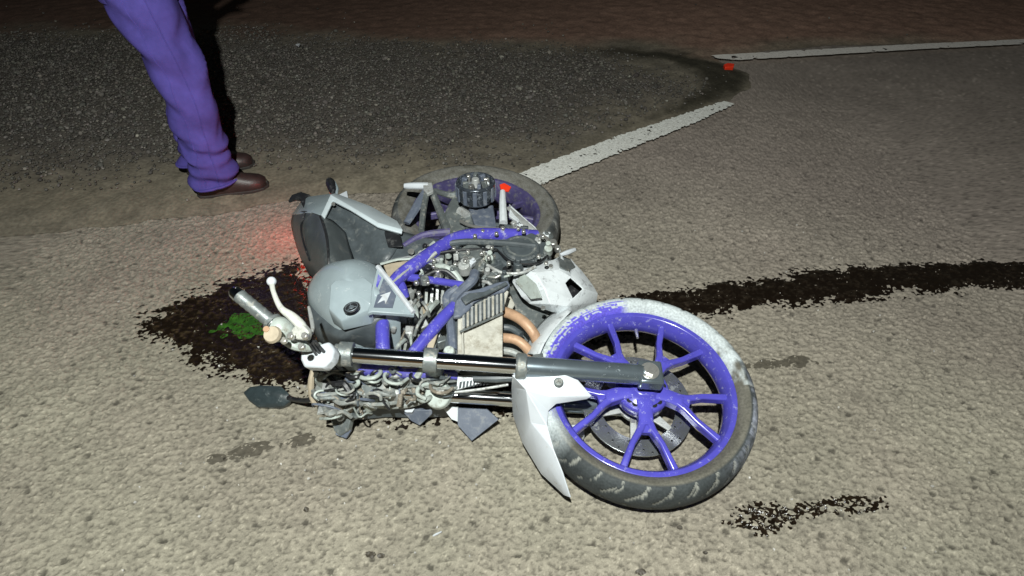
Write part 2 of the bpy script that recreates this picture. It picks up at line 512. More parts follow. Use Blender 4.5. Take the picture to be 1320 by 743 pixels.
def asphalt_mat():
    m = bpy.data.materials.new('asphalt'); m.use_nodes = True
    t = m.node_tree; b = t.nodes["Principled BSDF"]; N = t.nodes.new; L = t.links.new
    tc = N("ShaderNodeTexCoord")
    def noise(s, d=4, r=0.6):
        n = N("ShaderNodeTexNoise"); n.inputs["Scale"].default_value = s; n.inputs["Detail"].default_value = d
        n.inputs["Roughness"].default_value = r
        L(tc.outputs["Object"], n.inputs["Vector"]); return n.outputs[0]
    a = N("ShaderNodeAttribute"); a.attribute_name = "wear_shade"
    def rng(src, a0, a1, o0, o1):
        r = N("ShaderNodeMapRange"); r.inputs[1].default_value = a0; r.inputs[2].default_value = a1
        r.inputs[3].default_value = o0; r.inputs[4].default_value = o1
        L(src, r.inputs[0]); return r.outputs[0]
    big = rng(noise(1.6, 5), 0.3, 0.7, 0.86, 1.12)
    fine = rng(noise(330, 3), 0.3, 0.7, 0.82, 1.18)
    mu = N("ShaderNodeMath"); mu.operation = 'MULTIPLY'; L(big, mu.inputs[0]); L(fine, mu.inputs[1])
    sc = N("ShaderNodeVectorMath"); sc.operation = 'SCALE'
    L(a.outputs["Color"], sc.inputs[0]); L(mu.outputs[0], sc.inputs["Scale"])
    L(sc.outputs[0], b.inputs["Base Color"])
    b.inputs["Roughness"].default_value = 0.85
    b.inputs["Specular IOR Level"].default_value = 0.25
    bp = N("ShaderNodeBump"); bp.inputs["Strength"].default_value = 0.9; bp.inputs["Distance"].default_value = 0.0030
    L(noise(230, 5, 0.65), bp.inputs["Height"]); L(bp.outputs[0], b.inputs["Normal"])
    return m
M['asphalt'] = asphalt_mat()

# ------------------------------------------------------------------ the setting
def road_height(X, Y):
    """worn chip-seal: lumpy binder with open pits where stones are gone (metres)"""
    wx = X + 0.007 * (vnoise(X * 110, Y * 120, 3) - 0.5)
    wy = Y + 0.006 * (vnoise(X * 110, Y * 120, 4) - 0.5)
    f, idv = worley(wx / 0.0138, wy / 0.0104, 5)
    pit = np.clip((0.10 + 0.34 * idv - f) / 0.11, 0, 1)
    f2, id2 = worley(wx / 0.024, wy / 0.019, 15)
    pit2 = np.clip((0.42 * id2 - f2 * 0.95) / 0.12, 0, 1) * (id2 > 0.97)
    lump = fbm(X * 80, Y * 108, 12, 4) - 0.5
    hn = np.clip(1 - 0.75 * pit - pit2, 0, 1)
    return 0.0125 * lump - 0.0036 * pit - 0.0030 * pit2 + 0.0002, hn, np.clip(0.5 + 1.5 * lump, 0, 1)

def axis_steps(lo, hi, fine0, fine1, s, grow, mx):
    a = list(np.arange(fine0, fine1, s))
    x, d = a[-1], s
    while x < hi:
        d = min(d * grow, 0.018 if abs(x) < 3.3 else mx); x += d; a.append(x)
    x, d = a[0], s; pre = []
    while x > lo:
        d = min(d * grow, 0.018 if abs(x) < 3.3 else mx); x -= d; pre.append(x)
    return np.array(pre[::-1] + a)

xs = axis_steps(-400, 400, -1.75, 1.75, 0.0041, 1.06, 60)
ys = axis_steps(-400, 900, 0.55, 1.5, 0.0046, 1.0, 0.0046)
ya = [0.55]
d = 0.0037
while ya[-1] < 900:
    if ya[-1] > 1.5: d = min(d * (1.0042 if ya[-1] < 3.2 else 1.03 if ya[-1] < 6 else 1.09), 0.022 if ya[-1] < 6 else 60)
    ya.append(ya[-1] + d)
pre = [0.55]; d = 0.0046
while pre[-1] > -400:
    d = min(d * 1.12, 60); pre.append(pre[-1] - d)
ys = np.array(pre[::-1][:-1] + ya)
X, Y = np.meshgrid(xs, ys)
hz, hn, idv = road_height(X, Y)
fade = np.clip(1.25 - np.maximum(np.abs(X) - 1.75, 0) * 2.5, 0, 1) * np.clip((4.2 - Y) / 1.0, 0, 1) * np.clip((Y - 0.40) / 0.15, 0, 1)
Z = hz * fade
me = bpy.data.meshes.new("road")
nx, ny = len(xs), len(ys)
me.vertices.add(nx * ny)
me.vertices.foreach_set("co", np.column_stack([X.ravel(), Y.ravel(), Z.ravel()]).astype(np.float32).ravel())
ii, jj = np.meshgrid(np.arange(ny - 1), np.arange(nx - 1), indexing='ij')
q = (ii * nx + jj).ravel()
quads = np.column_stack([q, q + 1, q + nx + 1, q + nx]).astype(np.int32)
me.loops.add(quads.size); me.polygons.add(len(quads))
me.loops.foreach_set("vertex_index", quads.ravel())
me.polygons.foreach_set("loop_start", np.arange(0, quads.size, 4, dtype=np.int32))
me.polygons.foreach_set("loop_total", np.full(len(quads), 4, np.int32))
me.update(calc_edges=True); me.validate()
me.polygons.foreach_set("use_smooth", np.ones(len(quads), bool))
tone = 0.88 + 0.20 * (fbm(X * 7, Y * 7, 40, 4))
stone_shade = 0.76 + 0.46 * idv  # lumps lighter, hollows darker: relief shading painted into the colour
pit = 0.36 + 0.64 * np.clip(hn / 0.9, 0, 1)        # pits painted darker, shade put into the colour
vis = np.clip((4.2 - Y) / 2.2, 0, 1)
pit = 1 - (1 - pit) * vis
stone_shade = stone_shade + 0.45 * (((idv * 13.7 + hn * 3.1) % 1.0) > 0.965)
g = (tone * stone_shade * pit).ravel()
warm = np.clip((fbm(X * 2.1, Y * 2.1, 77, 3) - 0.35) * 2, 0, 1).ravel()[:, None]
farther = np.clip((Y - 1.5 + 0.5 * np.maximum(X, 0)) / 1.6, 0, 1).ravel()[:, None]
base = np.array([0.300, 0.278, 0.218]) * (1 - warm) + np.array([0.300, 0.264, 0.215]) * warm
base = base * (1 - farther) * 0.96 + np.array([0.285, 0.245, 0.212]) * farther      # pale dust near the wreck, barer road beyond
set_wear_shade(me, base * g[:, None])
me.materials.append(M['asphalt'])
road = bpy.data.objects.new("road", me); C.objects.link(road); road['kind'] = 'structure'

# dirt shoulder: gravelly bed, dark soil arc and brown far dirt grade into each other
sh = gpoly([(-250, 330), (60, 300), (278, 277), (372, 258), (470, 250), (560, 246), (648, 238), (720, 208), (800, 176), (880, 149), (938, 132),
            (966, 112), (962, 96), (928, 80), (912, 74), (1060, 60), (1400, 52), (1700, 45), (1700, -90), (-900, -90)])
gv = gpoly([(-700, 60), (278, 46), (520, 60), (735, 68), (800, 84), (868, 116), (848, 138), (760, 160), (690, 188), (560, 206), (420, 196), (278, 208), (-400, 235)])
arc_o = gpoly([(735, 66), (800, 63), (880, 73), (930, 84), (966, 100), (955, 118), (930, 131), (895, 143), (860, 154), (790, 174), (720, 200), (715, 196),
               (790, 164), (850, 146), (888, 130), (906, 112), (894, 95), (860, 84), (800, 75), (738, 71)])
far = gpoly([(-1500, 38), (278, 42), (560, 54), (735, 60), (830, 58), (905, 68), (920, 70), (1060, 57), (1500, 46), (2200, 36), (2200, -90), (-2400, -90)])
def f_sh(X, Y):
    return sdf_poly(X, Y, sh) + 0.06 * (fbm(X * 12, Y * 12, 21, 5) - 0.5)
def z_sh(X, Y, F):
    return 0.003 + np.clip(F * 0.12, 0, 0.012) + np.clip(F, 0, 0.1) * 0.17 * (fbm(X * 16, Y * 16, 23, 5) - 0.35)
def f_gv(X, Y):
    return sdf_poly(X, Y, gv) + 0.45 * (fbm(X * 4, Y * 4, 51, 5) - 0.5)
def sst(x, a, b):
    t = np.clip((x - a) / (b - a), 0, 1); return t * t * (3 - 2 * t)
M['soil'] = vcol_mat('shoulder_soil', 0.95, 0.9, 60, 0.15)
o = field_mesh("shoulder", f_sh, -6.6, 5.6, 1.7, 7.3, 0.021, z_sh, M['soil']); o['kind'] = 'structure'
co = np.zeros(len(o.data.vertices) * 3, np.float32); o.data.vertices.foreach_get("co", co); co = co.reshape(-1, 3).astype(float)
gx, gy = co[:, 0], co[:, 1]
mixc = lambda c, t, k: c * (1 - t[:, None]) + np.array(k) * t[:, None]
cl = np.tile(np.array([0.205, 0.180, 0.135]), (len(gx), 1))
cl = mixc(cl, 0.5 * sst(fbm(gx * 3, gy * 3, 24, 4), .45, .7), (0.155, 0.140, 0.112))
cl = mixc(cl, sst(f_gv(gx, gy), -.25, .30) * .95, (0.112, 0.100, 0.088))
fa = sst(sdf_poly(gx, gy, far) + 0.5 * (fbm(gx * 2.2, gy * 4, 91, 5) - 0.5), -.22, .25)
fc = np.array([0.24, 0.150, 0.112])[None] * (0.55 + 0.75 * sst(gx + 0.8 * (fbm(gx * 1.2, gy * 3, 93, 4) - .5), -2.0, 2.2))[:, None]  # far dirt colour gets darker towards the left
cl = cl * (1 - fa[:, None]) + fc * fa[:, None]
ar = sst(sdf_poly(gx, gy, arc_o) + 0.16 * (fbm(gx * 6, gy * 6, 61, 5) - 0.5), -.05, .07) * (0.45 + .55 * sst(gx, 0.35, 0.95))
cl = mixc(cl, ar, (0.050, 0.045, 0.032))
cl *= (0.62 + 0.76 * fbm(gx * 22, gy * 22, 26, 5))[:, None]
set_wear_shade(o.data, cl)
o = field_mesh("far_dirt_track", lambda X, Y: np.minimum(Y - 7.2, 16 - Y), -14, 14, 7.1, 16, 0.2, lambda X, Y, F: 0.012 + 0 * X, M['far_dirt']); o['kind'] = 'structure'

# painted lines, chipped by wear
ln = gpoly([(640, 241), (653, 236), (717, 210), (800, 179), (892, 148), (932, 135), (946, 139), (892, 164), (800, 201), (717, 235), (669, 254), (640, 264)])
def f_ln(X, Y):
    chips = fbm(X * 75, Y * 75, 31, 3)
    return np.minimum(sdf_poly(X, Y, ln) + 0.030 * (chips - 0.5), (chips - 0.27) * 0.1)
o = field_mesh("road_marking", f_ln, -0.4, 2.2, 2.2, 4.2, 0.006, lambda X, Y, F: 0.0215 + 0 * X, M['paint'])
tag(o, "wide worn white edge line running up behind the motorcycle's rear wheel", "road marking", "white lines on the road")
ln2 = gpoly([(912, 77), (1042, 69.5), (1180, 62), (1400, 52), (1400, 58), (1180, 69), (1042, 77.5), (950, 83), (925, 81)])
def f_ln2(X, Y):
    chips = fbm(X * 30, Y * 30, 33, 3)
    return np.minimum(sdf_poly(X, Y, ln2) + 0.01 * (chips - 0.5), (chips - 0.26) * 0.1)
o = field_mesh("road_marking", f_ln2, 1.2, 6.5, 3.8, 6.2, 0.018, lambda X, Y, F: 0.0275 + 0 * X, M['paint_far'])
tag(o, "thin distant white line along the far edge of the road beyond the dark arc", "road marking", "white lines on the road")

# loose gravel: uncountable
def gravel():
    t = (1 + 5 ** 0.5) / 2
    ico = np.array([(-1, t, 0), (1, t, 0), (-1, -t, 0), (1, -t, 0), (0, -1, t), (0, 1, t), (0, -1, -t), (0, 1, -t), (t, 0, -1), (t, 0, 1), (-t, 0, -1), (-t, 0, 1)]) / 1.9
    icf = np.array([(0, 11, 5), (0, 5, 1), (0, 1, 7), (0, 7, 10), (0, 10, 11), (1, 5, 9), (5, 11, 4), (11, 10, 2), (10, 7, 6), (7, 1, 8),
                    (3, 9, 4), (3, 4, 2), (3, 2, 6), (3, 6, 8), (3, 8, 9), (4, 9, 5), (2, 4, 11), (6, 2, 10), (8, 6, 7), (9, 8, 1)])
    r = np.random.RandomState(5)
    n = 170000
    px = r.uniform(-5.2, 3.0, n); py = r.uniform(2.2, 5.4, n)
    fg = f_gv(px, py); fs = f_sh(px, py)
    pr = np.clip(0.30 + fg * 1.6, 0.02, 0.9) * (fs > 0.03) * np.where(fg < 0, np.clip(1 + fg * 1.6, 0.05, 1), 1)
    k = r.rand(n) < pr
    px, py = px[k], py[k]
    n = len(px)
    size = np.clip(r.lognormal(math.log(0.0049), 0.38, n), 0.0025, 0.016)
    z = z_sh(px, py, f_sh(px, py)) + 0.005
    V = ico[None] * (1 + 0.35 * (r.rand(n, 12, 1) - 0.5)) * (size[:, None, None] * (0.65 + 0.7 * r.rand(n, 1, 3)))
    V[:, :, 2] *= 0.75
    V = V + np.stack([px, py, z + size * 0.35], -1)[:, None]
    Fc = icf[None] + (np.arange(n) * 12)[:, None, None]
    V = V.reshape(-1, 3); Fc = Fc.reshape(-1, 3).astype(np.int32)
    me = bpy.data.meshes.new("gravel")
    me.vertices.add(len(V)); me.vertices.foreach_set("co", V.astype(np.float32).ravel())
    me.loops.add(Fc.size); me.polygons.add(len(Fc))
    me.loops.foreach_set("vertex_index", Fc.ravel())
    me.polygons.foreach_set("loop_start", np.arange(0, Fc.size, 3, dtype=np.int32))
    me.polygons.foreach_set("loop_total", np.full(len(Fc), 3, np.int32))
    me.update(calc_edges=True)
    tone = np.exp(r.normal(math.log(0.112), 0.36, n))
    tint = np.array([1, 0.93, 0.82]) + 0.08 * (r.rand(n, 3) - 0.5)
    set_wear_shade(me, np.repeat(np.clip(tone, 0.04, 0.6)[:, None] * tint, 12, 0))
    me.materials.append(vcol_mat('gravel_stone', 0.9))
    o = bpy.data.objects.new("gravel", me); C.objects.link(o); o['kind'] = 'stuff'
gravel()

# spills: each a film whose level lets the highest chippings stand out of it
def ell(X, Y, cx, cy, rx, ry, rot=0.0):
    """1 at the centre, 0 on the ellipse (ground metres)"""
    dx, dy = X - cx, Y - cy
    a = dx * math.cos(rot) + dy * math.sin(rot); b = -dx * math.sin(rot) + dy * math.cos(rot)
    return 1 - np.sqrt((a / rx) ** 2 + (b / ry) ** 2)
def film(lo, hi, sharp):
    return lambda X, Y, F: lo + (hi - lo) * np.clip(F * sharp, 0, 1)
def wet(lo, hi, sharp, core, seed):
    def z(X, Y, F):
        h, hn, _ = road_height(X, Y)
        lev = lo + (hi - lo) * np.clip(F * sharp, 0, 1)
        k = np.clip((F - core) / core + 2.4 * (fbm(X * 24, Y * 24, seed, 4) - 0.5), 0, 1)
        return np.maximum(lev, (h + 0.0013) * k + lev * (1 - k))
    return z
def oil_tint(o, thin):
    co = np.zeros(len(o.data.vertices) * 3, np.float32); o.data.vertices.foreach_get("co", co); co = co.reshape(-1, 3).astype(float)
    h, hn, _ = road_height(co[:, 0], co[:, 1])
    t = np.clip((h + 0.0004) / 0.003, 0, 1) * np.clip(.25 + 1.5 * (fbm(co[:, 0] * 9, co[:, 1] * 9, 88, 4) - .3), 0, 1)
    set_wear_shade(o.data, np.array([0.010, 0.0065, 0.004]) * (1 - t[:, None]) + np.array(thin) * t[:, None])
M['oil_wet'] = vcol_mat('wet_oil', 0.16, 0.5, 170, 0.5)
pl = gpoly([(392, 328), (345, 338), (300, 352), (250, 366), (200, 384), (165, 408), (160, 436), (195, 464), (262, 486), (310, 503), (352, 514), (402, 520), (440, 500), (470, 440), (440, 380), (410, 345)])
def f_pl(X, Y):
    return sdf_poly(X, Y, pl) + 0.10 * (fbm(X * 14, Y * 14, 41, 4) - 0.5) + 0.03 * (fbm(X * 70, Y * 70, 42, 3) - 0.5) - 0.015
o = field_mesh("oil_spill", f_pl, -1.6, -0.3, 0.95, 2.1, 0.004, wet(-0.0022, 0.0012, 9, 0.035, 87), M['oil_wet'])
oil_tint(o, (0.060, 0.042, 0.022))
tag(o, "large dark oil puddle under the handlebar end beside the fuel tank", "oil spill", "oil spills on the asphalt")
st = gpoly([(560, 425), (700, 402), (800, 384), (860, 372), (930, 364), (1042, 346), (1140, 336), (1280, 327), (1450, 318), (1450, 376), (1280, 382), (1140, 386), (1042, 393), (930, 406), (850, 422), (700, 450), (590, 455)])
def f_st(X, Y):
    return sdf_poly(X, Y, st) + 0.085 * (fbm(X * 9, Y * 17, 45, 4) - 0.5) + 0.03 * (fbm(X * 70, Y * 70, 46, 3) - 0.5) + 0.002 - 0.035 * np.clip(X - .9, 0, 1)
o = field_mesh("oil_spill", f_st, -0.3, 2.3, 1.3, 2.1, 0.004, wet(-0.0018, 0.0014, 22, 0.018, 89), M['oil_wet'])
oil_tint(o, (0.034, 0.026, 0.018))
tag(o, "long black oil streak running right from behind the front wheel", "oil spill", "oil spills on the asphalt")
un = gpoly([(470, 520), (500, 548), (540, 552), (585, 545), (640, 540), (690, 520), (640, 480), (500, 480)])
def f_un(X, Y):
    return sdf_poly(X, Y, un) + 0.05 * (fbm(X * 22, Y * 22, 47, 4) - 0.5) + 0.02 * (fbm(X * 80, Y * 80, 48, 2) - 0.5)
o = field_mesh("oil_spill", f_un, -0.5, 0.2, 0.9, 1.3, 0.004, wet(-0.0014, 0.0014, 16, 0.02, 90), M['oil_wet'])
oil_tint(o, (0.060, 0.036, 0.020))
tag(o, "brown black oil pool below the crushed headlight wreckage and fork", "oil spill", "oil spills on the asphalt")
def dots(X, Y, e, cell, seed, thr):
    """separate drops inside e > 0, one at most per cell"""
    wx = X + 0.006 * (vnoise(X * 160, Y * 160, seed + 3) - .5); wy = Y + 0.005 * (vnoise(X * 160, Y * 160, seed + 4) - .5)
    f, i = worley(wx / cell, wy / (cell * .72), seed)
    return ((0.20 + 0.34 * i) * np.clip(e * 1.6 + .45, 0, 1.05) - f - 3.0 * (e < 0) - 3.0 * (i < thr)) * cell
def f_sp(X, Y):
    a = P(985, 668); b = P(1042, 657); c = P(1100, 650)
    e = np.maximum(np.maximum(ell(X, Y, a.x, a.y, 0.105, 0.048, 0.15), ell(X, Y, b.x, b.y, 0.075, 0.024, 0.1)), ell(X, Y, c.x, c.y, 0.11, 0.03, 0.1)) + .35 * (fbm(X * 30, Y * 30, 44, 3) - .5)
    return np.maximum(dots(X, Y, e, 0.0165, 49, .12), dots(X + .3, Y, e - .1, 0.012, 50, .2))
o = field_mesh("oil_spatter", f_sp, 0.3, 0.95, 0.65, 1.0, 0.003, lambda X, Y, F: road_height(X, Y)[0] + 0.0013, M['oil'])
tag(o, "cluster of small black oil spatters on asphalt right of the front tyre", "oil spill", "oil spills on the asphalt")
drops = [(P(x, y), r) for x, y, r in ((365, 598, .006), (367, 613, .006), (351, 628, .009), (349, 655, .009), (393, 657, .007), (353, 668, .006), (353, 678, .007), (347, 694, .007), (341, 708, .006),
         (356, 719, .007), (343, 722, .006), (353, 737, .007), (478, 715, .010), (492, 717, .007), (876, 680, .007), (826, 738, .009), (1012, 716, .006), (1006, 632, .006), (910, 713, .005))]
def f_dr(X, Y):
    v = np.full(X.shape, -1.0)
    for p, r in drops: v = np.maximum(v, ell(X, Y, p.x, p.y, r * 1.25, r * .8) * r)
    return v + 0.006 * (fbm(X * 130, Y * 130, 57, 3) - 0.5)
o = field_mesh("drip_marks", f_dr, -0.52, 0.62, 0.6, 1.1, 0.003, lambda X, Y, F: road_height(X, Y)[0] + 0.0012, M['damp_dark'])
tag(o, "scattered small dark drip marks on the asphalt nearest the viewer", "drip marks")
del o['label'], o['category']; o['kind'] = 'stuff'
def damp(px, py, rx, ry, rot, seed, label):
    c = P(px, py)
    f = lambda X, Y: ell(X, Y, c.x, c.y, rx, ry, rot) * min(rx, ry) + 0.035 * (fbm(X * 30, Y * 30, seed, 4) - 0.5)
    o = field_mesh("damp_patch", f, c.x - rx * 1.6, c.x + rx * 1.6, c.y - ry * 3 - .03, c.y + ry * 3 + .03, 0.005, lambda X, Y, F: np.maximum(0.0002, road_height(X, Y)[0] * .7 + 0.0013 * np.clip(F * 60, 0, 1)), M['damp'])
    tag(o, label, "damp patch", "damp patches on the asphalt")
damp(386, 568, 0.046, 0.022, 0.1, 71, "rounded damp patch nearest the crushed headlight wreckage")
damp(323, 580, 0.062, 0.020, 0.25, 72, "long damp streak between two other damp patches below the mirror")
damp(283, 592, 0.045, 0.015, 0.2, 73, "short damp streak lowest and farthest left on the asphalt below the mirror")
damp(1010, 468, 0.12, 0.022, 0.1, 74, "faint damp streak on the road right of the front tyre")
cl = P(318, 420)  # irregular green patch laid over the left oil spill
def f_cl(X, Y):
    return ell(X, Y, cl.x, cl.y, 0.085, 0.055) * 0.07 + 0.15 * (fbm(X * 36, Y * 36, 75, 5) - 0.52)
o = field_mesh("green_patch", f_cl, cl.x - .2, cl.x + .2, cl.y - .15, cl.y + .15, 0.004, lambda X, Y, F: np.maximum(0.0016, road_height(X, Y)[0] + 0.0012), M['greenish'])
tag(o, "bright green patch on the dark oil below the grip", "coolant splash")

# ------------------------------------------------------------------ the motorcycle (lying on its right side)
bike = thing("motorcycle", "crashed naked motorcycle with blue frame and blue wheels lying on its side", "motorcycle", P(600, 440, 0))

def make_wheel(name, c, ax, R, W, rim_r, rim_w, m_rim, front, phase):
    ax = ax.normalized()
    e1 = (Vector((1, 0, 0)) - ax * ax.x).normalized()
    e2 = ax.cross(e1)
    # rim barrel + hub: the part itself
    mb = MB()
    rw = rim_w / 2
    mb.lathe([(rim_r + .004, rw), (rim_r + .0055, rw - .004), (rim_r - .004, rw - .008), (rim_r - .008, rw - .016), (rim_r - .012, 0.014), (rim_r - .012, -0.014),
              (rim_r - .008, -rw + .016), (rim_r + .0055, -rw + .004), (rim_r + .004, -rw),
              (rim_r - .008, -rw + .001), (rim_r - .014, -rw + .010), (rim_r - .021, -0.012), (rim_r - .021, 0.012), (rim_r - .014, rw - .010), (rim_r - .008, rw - .001)],
             c, e1, e2, ax, 96)
    mb.lathe([(0.016, 0.050), (0.030, 0.050), (0.036, 0.044), (0.046, 0.036), (0.066, 0.030), (0.070, 0.024), (0.070, 0.0), (0.056, -0.03), (0.036, -0.05), (0.016, -0.05)], c, e1, e2, ax, 40)
    rim = obj(name, mb, m_rim, bike, bevel=0.0015)
    # spokes: five forked castings sharing one mesh
    def sp_mesh():
        mb = MB()
        # (r, t) outline of half an Y spoke: stem then fork
        def rt(r, t, h): return Vector((t, r, h))
        def bar(pts, wd, h0, h1):
            # tapered box section along pts (r,t,h)
            L_, R_ = [], []
            for i, (r, t, h) in enumerate(pts):
                a = pts[max(i - 1, 0)]; b = pts[min(i + 1, len(pts) - 1)]
                d = Vector((b[1] - a[1], b[0] - a[0])).normalized()
                nn = Vector((d.y, -d.x)) * wd[i] / 2
                L_.append((t - nn.x, r - nn.y, h)); R_.append((t + nn.x, r + nn.y, h))
            vs, fs = [], []
            for (lx, ly, h), (rx_, ry_, _) in zip(L_, R_):
                ix = (lx * .8 + rx_ * .2, ly * .8 + ry_ * .2); jx = (lx * .2 + rx_ * .8, ly * .2 + ry_ * .8)
                vs += [(lx, ly, h - h1), (lx, ly, h - h0 * .35), (ix[0], ix[1], h), (jx[0], jx[1], h), (rx_, ry_, h - h0 * .35), (rx_, ry_, h - h1)]
            for i in range(len(pts) - 1):
                for k in range(6):
                    a = i * 6 + k; b = i * 6 + (k + 1) % 6
                    fs.append([a, b, b + 6, a + 6])
            fs.append([5, 4, 3, 2, 1, 0]); e = (len(pts) - 1) * 6
            fs.append([e + k for k in range(6)])
            mb.add(vs, fs)
        hh = 0.040
        bar([(0.030, 0, hh + .002), (0.065, 0, hh), (0.105, 0, hh - .005)], [0.048, 0.036, 0.038], .012, .030)
        for s in (-1, 1):
            bar([(0.092, s * .007, hh - .004), (0.116, s * .016, hh - .007), (0.150, s * .037, hh - .011), (rim_r - .022, s * .064, hh - .018), (rim_r - .013, s * .071, hh - .022)],
                [0.022, 0.0185, 0.0155, 0.019, 0.030], .012, .026)
        bar([(0.096, 0, hh - .008), (0.124, 0, hh - .012)], [0.026, 0.036], .006, .016)
        return mb
    smb = sp_mesh()
    me = bpy.data.meshes.new("spoke"); me.from_pydata([tuple(v) for v in smb.v], [], smb.f); finish(me); me.materials.append(m_rim)
    for k in range(5):
        a = math.radians(phase + 72 * k)
        rad = e1 * math.cos(a) + e2 * math.sin(a)
        tan = rad.cross(ax)
        Mx = Matrix((tan, rad, ax)).transposed().to_4x4()
        Mx.translation = c - bike.location
        o = bpy.data.objects.new("spoke", me); C.objects.link(o); o.parent = rim; o.matrix_local = Mx
        d = o.modifiers.new("edge", 'BEVEL'); d.width = 0.0014; d.segments = 2; d.limit_method = 'ANGLE'
    for k in range(5):
        a = math.radians(phase + 36 + 72 * k)
        for s_ in (-1, 1):
            a2 = a - s_ * math.radians(9)
            mb = MB().disc(c + (e1 * math.cos(a2) + e2 * math.sin(a2)) * .053 + ax * .0325, .0085, ax, .0012, 14)
            obj("hub_recess", mb, M['black'], rim)
    # tyre
    mb = MB()
    hw = W / 2
    sh_r = R - .032
    prof = [(rim_r + .002, rw - .006), (rim_r + .006, rw + .002)]
    for t in np.linspace(0.1, 1, 9):
        prof.append((rim_r + .006 + (sh_r - rim_r - .006) * t, rw + .002 + (hw - rw - .002) * math.sin(t * math.pi / 2)))
    k = 26
    crown = []
    for i in range(k + 1):
        a = math.pi / 2 * (1 - 2 * i / k)
        crown.append((sh_r + .032 * math.cos(a) ** 0.85 if abs(a) < 1.55 else sh_r, hw * (math.sin(a) * .999)))
    prof = prof + crown[1:-1] + [(r, -h) for r, h in prof[::-1]]
    nseg = 540
    mb.lathe(prof, c, e1, e2, ax, nseg, closed=False)
    m = len(prof)
    cols = np.zeros((len(mb.v), 3))
    ang = np.repeat(np.arange(nseg) * 2 * math.pi / nseg, m)
    hs = np.tile([h for _, h in prof], nseg); rs = np.tile([r for r, _ in prof], nseg)
    tread = rs > R - .0315
    # slanted grooves, cut into the mesh
    ph = (ang * (30 if front else 24) / (2 * math.pi) - np.abs(hs) / W * 1.9) % 1.0
    wob = 0.10 * (fbm(ang * 5, hs * 0, 111, 3) - .5)
    ph2 = (ang * (30 if front else 24) / (2 * math.pi) - np.abs(hs) / W * 1.1 + 0.55) % 1.0
    ph = (ph + wob) % 1.0
    gr = tread & (fbm(ang * 22, hs * 120, 112, 3) > .40) & (((ph < .13) & (np.abs(hs) > .010) & (np.abs(hs) < hw * .97)) | ((ph2 < .11) & (np.abs(hs) > hw * .50) & (np.abs(hs) < hw * .90)))
    vv = np.array([tuple(x) for x in mb.v])
    rel = vv - np.array(c); axn = np.array(ax)
    rdir = rel - np.outer(rel @ axn, axn); rdir /= np.linalg.norm(rdir, axis=1)[:, None]
    vv = vv - rdir * (gr * .0035)[:, None]
    mb.v = [Vector(x) for x in vv]
    nz = fbm(ang * 9 + 3, hs * 60 + rs * 60, 101, 4); nz2 = fbm(ang * 40, hs * 200 + rs * 160, 102, 3)
    rub = np.array([0.040, 0.047, 0.049])
    cols[:] = rub
    side = (~tread) & (hs > 0)
    cols[side] = np.array([0.115, 0.110, 0.090])
    cols[gr] = np.array([0.24, 0.245, 0.22])
    cols *= (0.7 + 0.6 * nz)[:, None]
    adeg = np.degrees(ang) % 360
    if front:
        # upper side scraped white, right shoulder grey blue, blue rim paint smeared on it
        sc_ = np.clip(np.minimum((adeg + 8 + 26 * (nz - .5) * 2 - 12) / 22, (222 - adeg) / 18), 0, 1) * np.clip((hs + .02) / .02, 0, 1)
        sc_ *= np.clip(0.80 + 0.5 * nz2, 0, 1)
        wht = np.array([0.47, 0.52, 0.53])
        cols = cols * (1 - sc_[:, None]) + wht * sc_[:, None] * (0.86 + .28 * nz[:, None])
        gb = np.clip(1 - np.abs(((adeg + 20 + 180) % 360 - 180)) / 40, 0, 1) * (rs > R - .026) * np.clip(nz2 * 1.6 - .3, 0, 1)
        cols = cols * (1 - gb[:, None]) + np.array([0.33, 0.35, 0.42]) * gb[:, None]
        inner = np.clip(1 - (rs - rim_r - .004) / .030, 0, 1)
        bl = np.clip(np.minimum((adeg - 92) / 6, (205 - adeg) / 20), 0, 1) * (inner > 0.08) * (hs > 0) * (nz2 * .4 + fbm(ang * 7, rs * 460, 105, 4) * .7 > .30 + .33 * (1 - inner))
        cols = cols * (1 - bl[:, None]) + np.array([0.11, 0.09, 0.55]) * bl[:, None]
    else:
        d_ = np.clip(nz * 1.5 - .25, 0, 1) * .6
        cols = cols * (1 - d_[:, None]) + np.array([0.22, 0.22, 0.21]) * d_[:, None]
    ty = obj("tyre", mb, M['tyre'], rim, ang=60)
    set_wear_shade(ty.data, cols)
    # brake disc on the far side: braking ring with drilled look, carrier arms
    mb = MB()
    ds = -0.058
    mb.lathe([(0.104, ds + .0025), (0.150, ds + .0025), (0.150, ds - .0025), (0.104, ds - .0025)], c, e1, e2, ax, 72)
    disc = obj("brake_disc", mb, M['alu_dark'] if not front else M['disc'], rim, bevel=.0008)
    mb = MB()
    for k in range(6):
        a = 2 * math.pi * k / 6 + .3
        r_ = e1 * math.cos(a) + e2 * math.sin(a); t_ = r_.cross(ax)
        mb.prism([c + r_ * .045 + t_ * .014 + ax * (ds + .004), c + r_ * .045 - t_ * .014 + ax * (ds + .004),
                  c + r_ * .108 - t_ * .007 + ax * (ds + .004), c + r_ * .108 + t_ * .007 + ax * (ds + .004)], -ax * .006)
    mb.lathe([(0.03, ds + .005), (0.055, ds + .005), (0.055, ds - .005), (0.03, ds - .005)], c, e1, e2, ax, 32)
    obj("disc_carrier", mb, M['alu'], rim, bevel=.001)
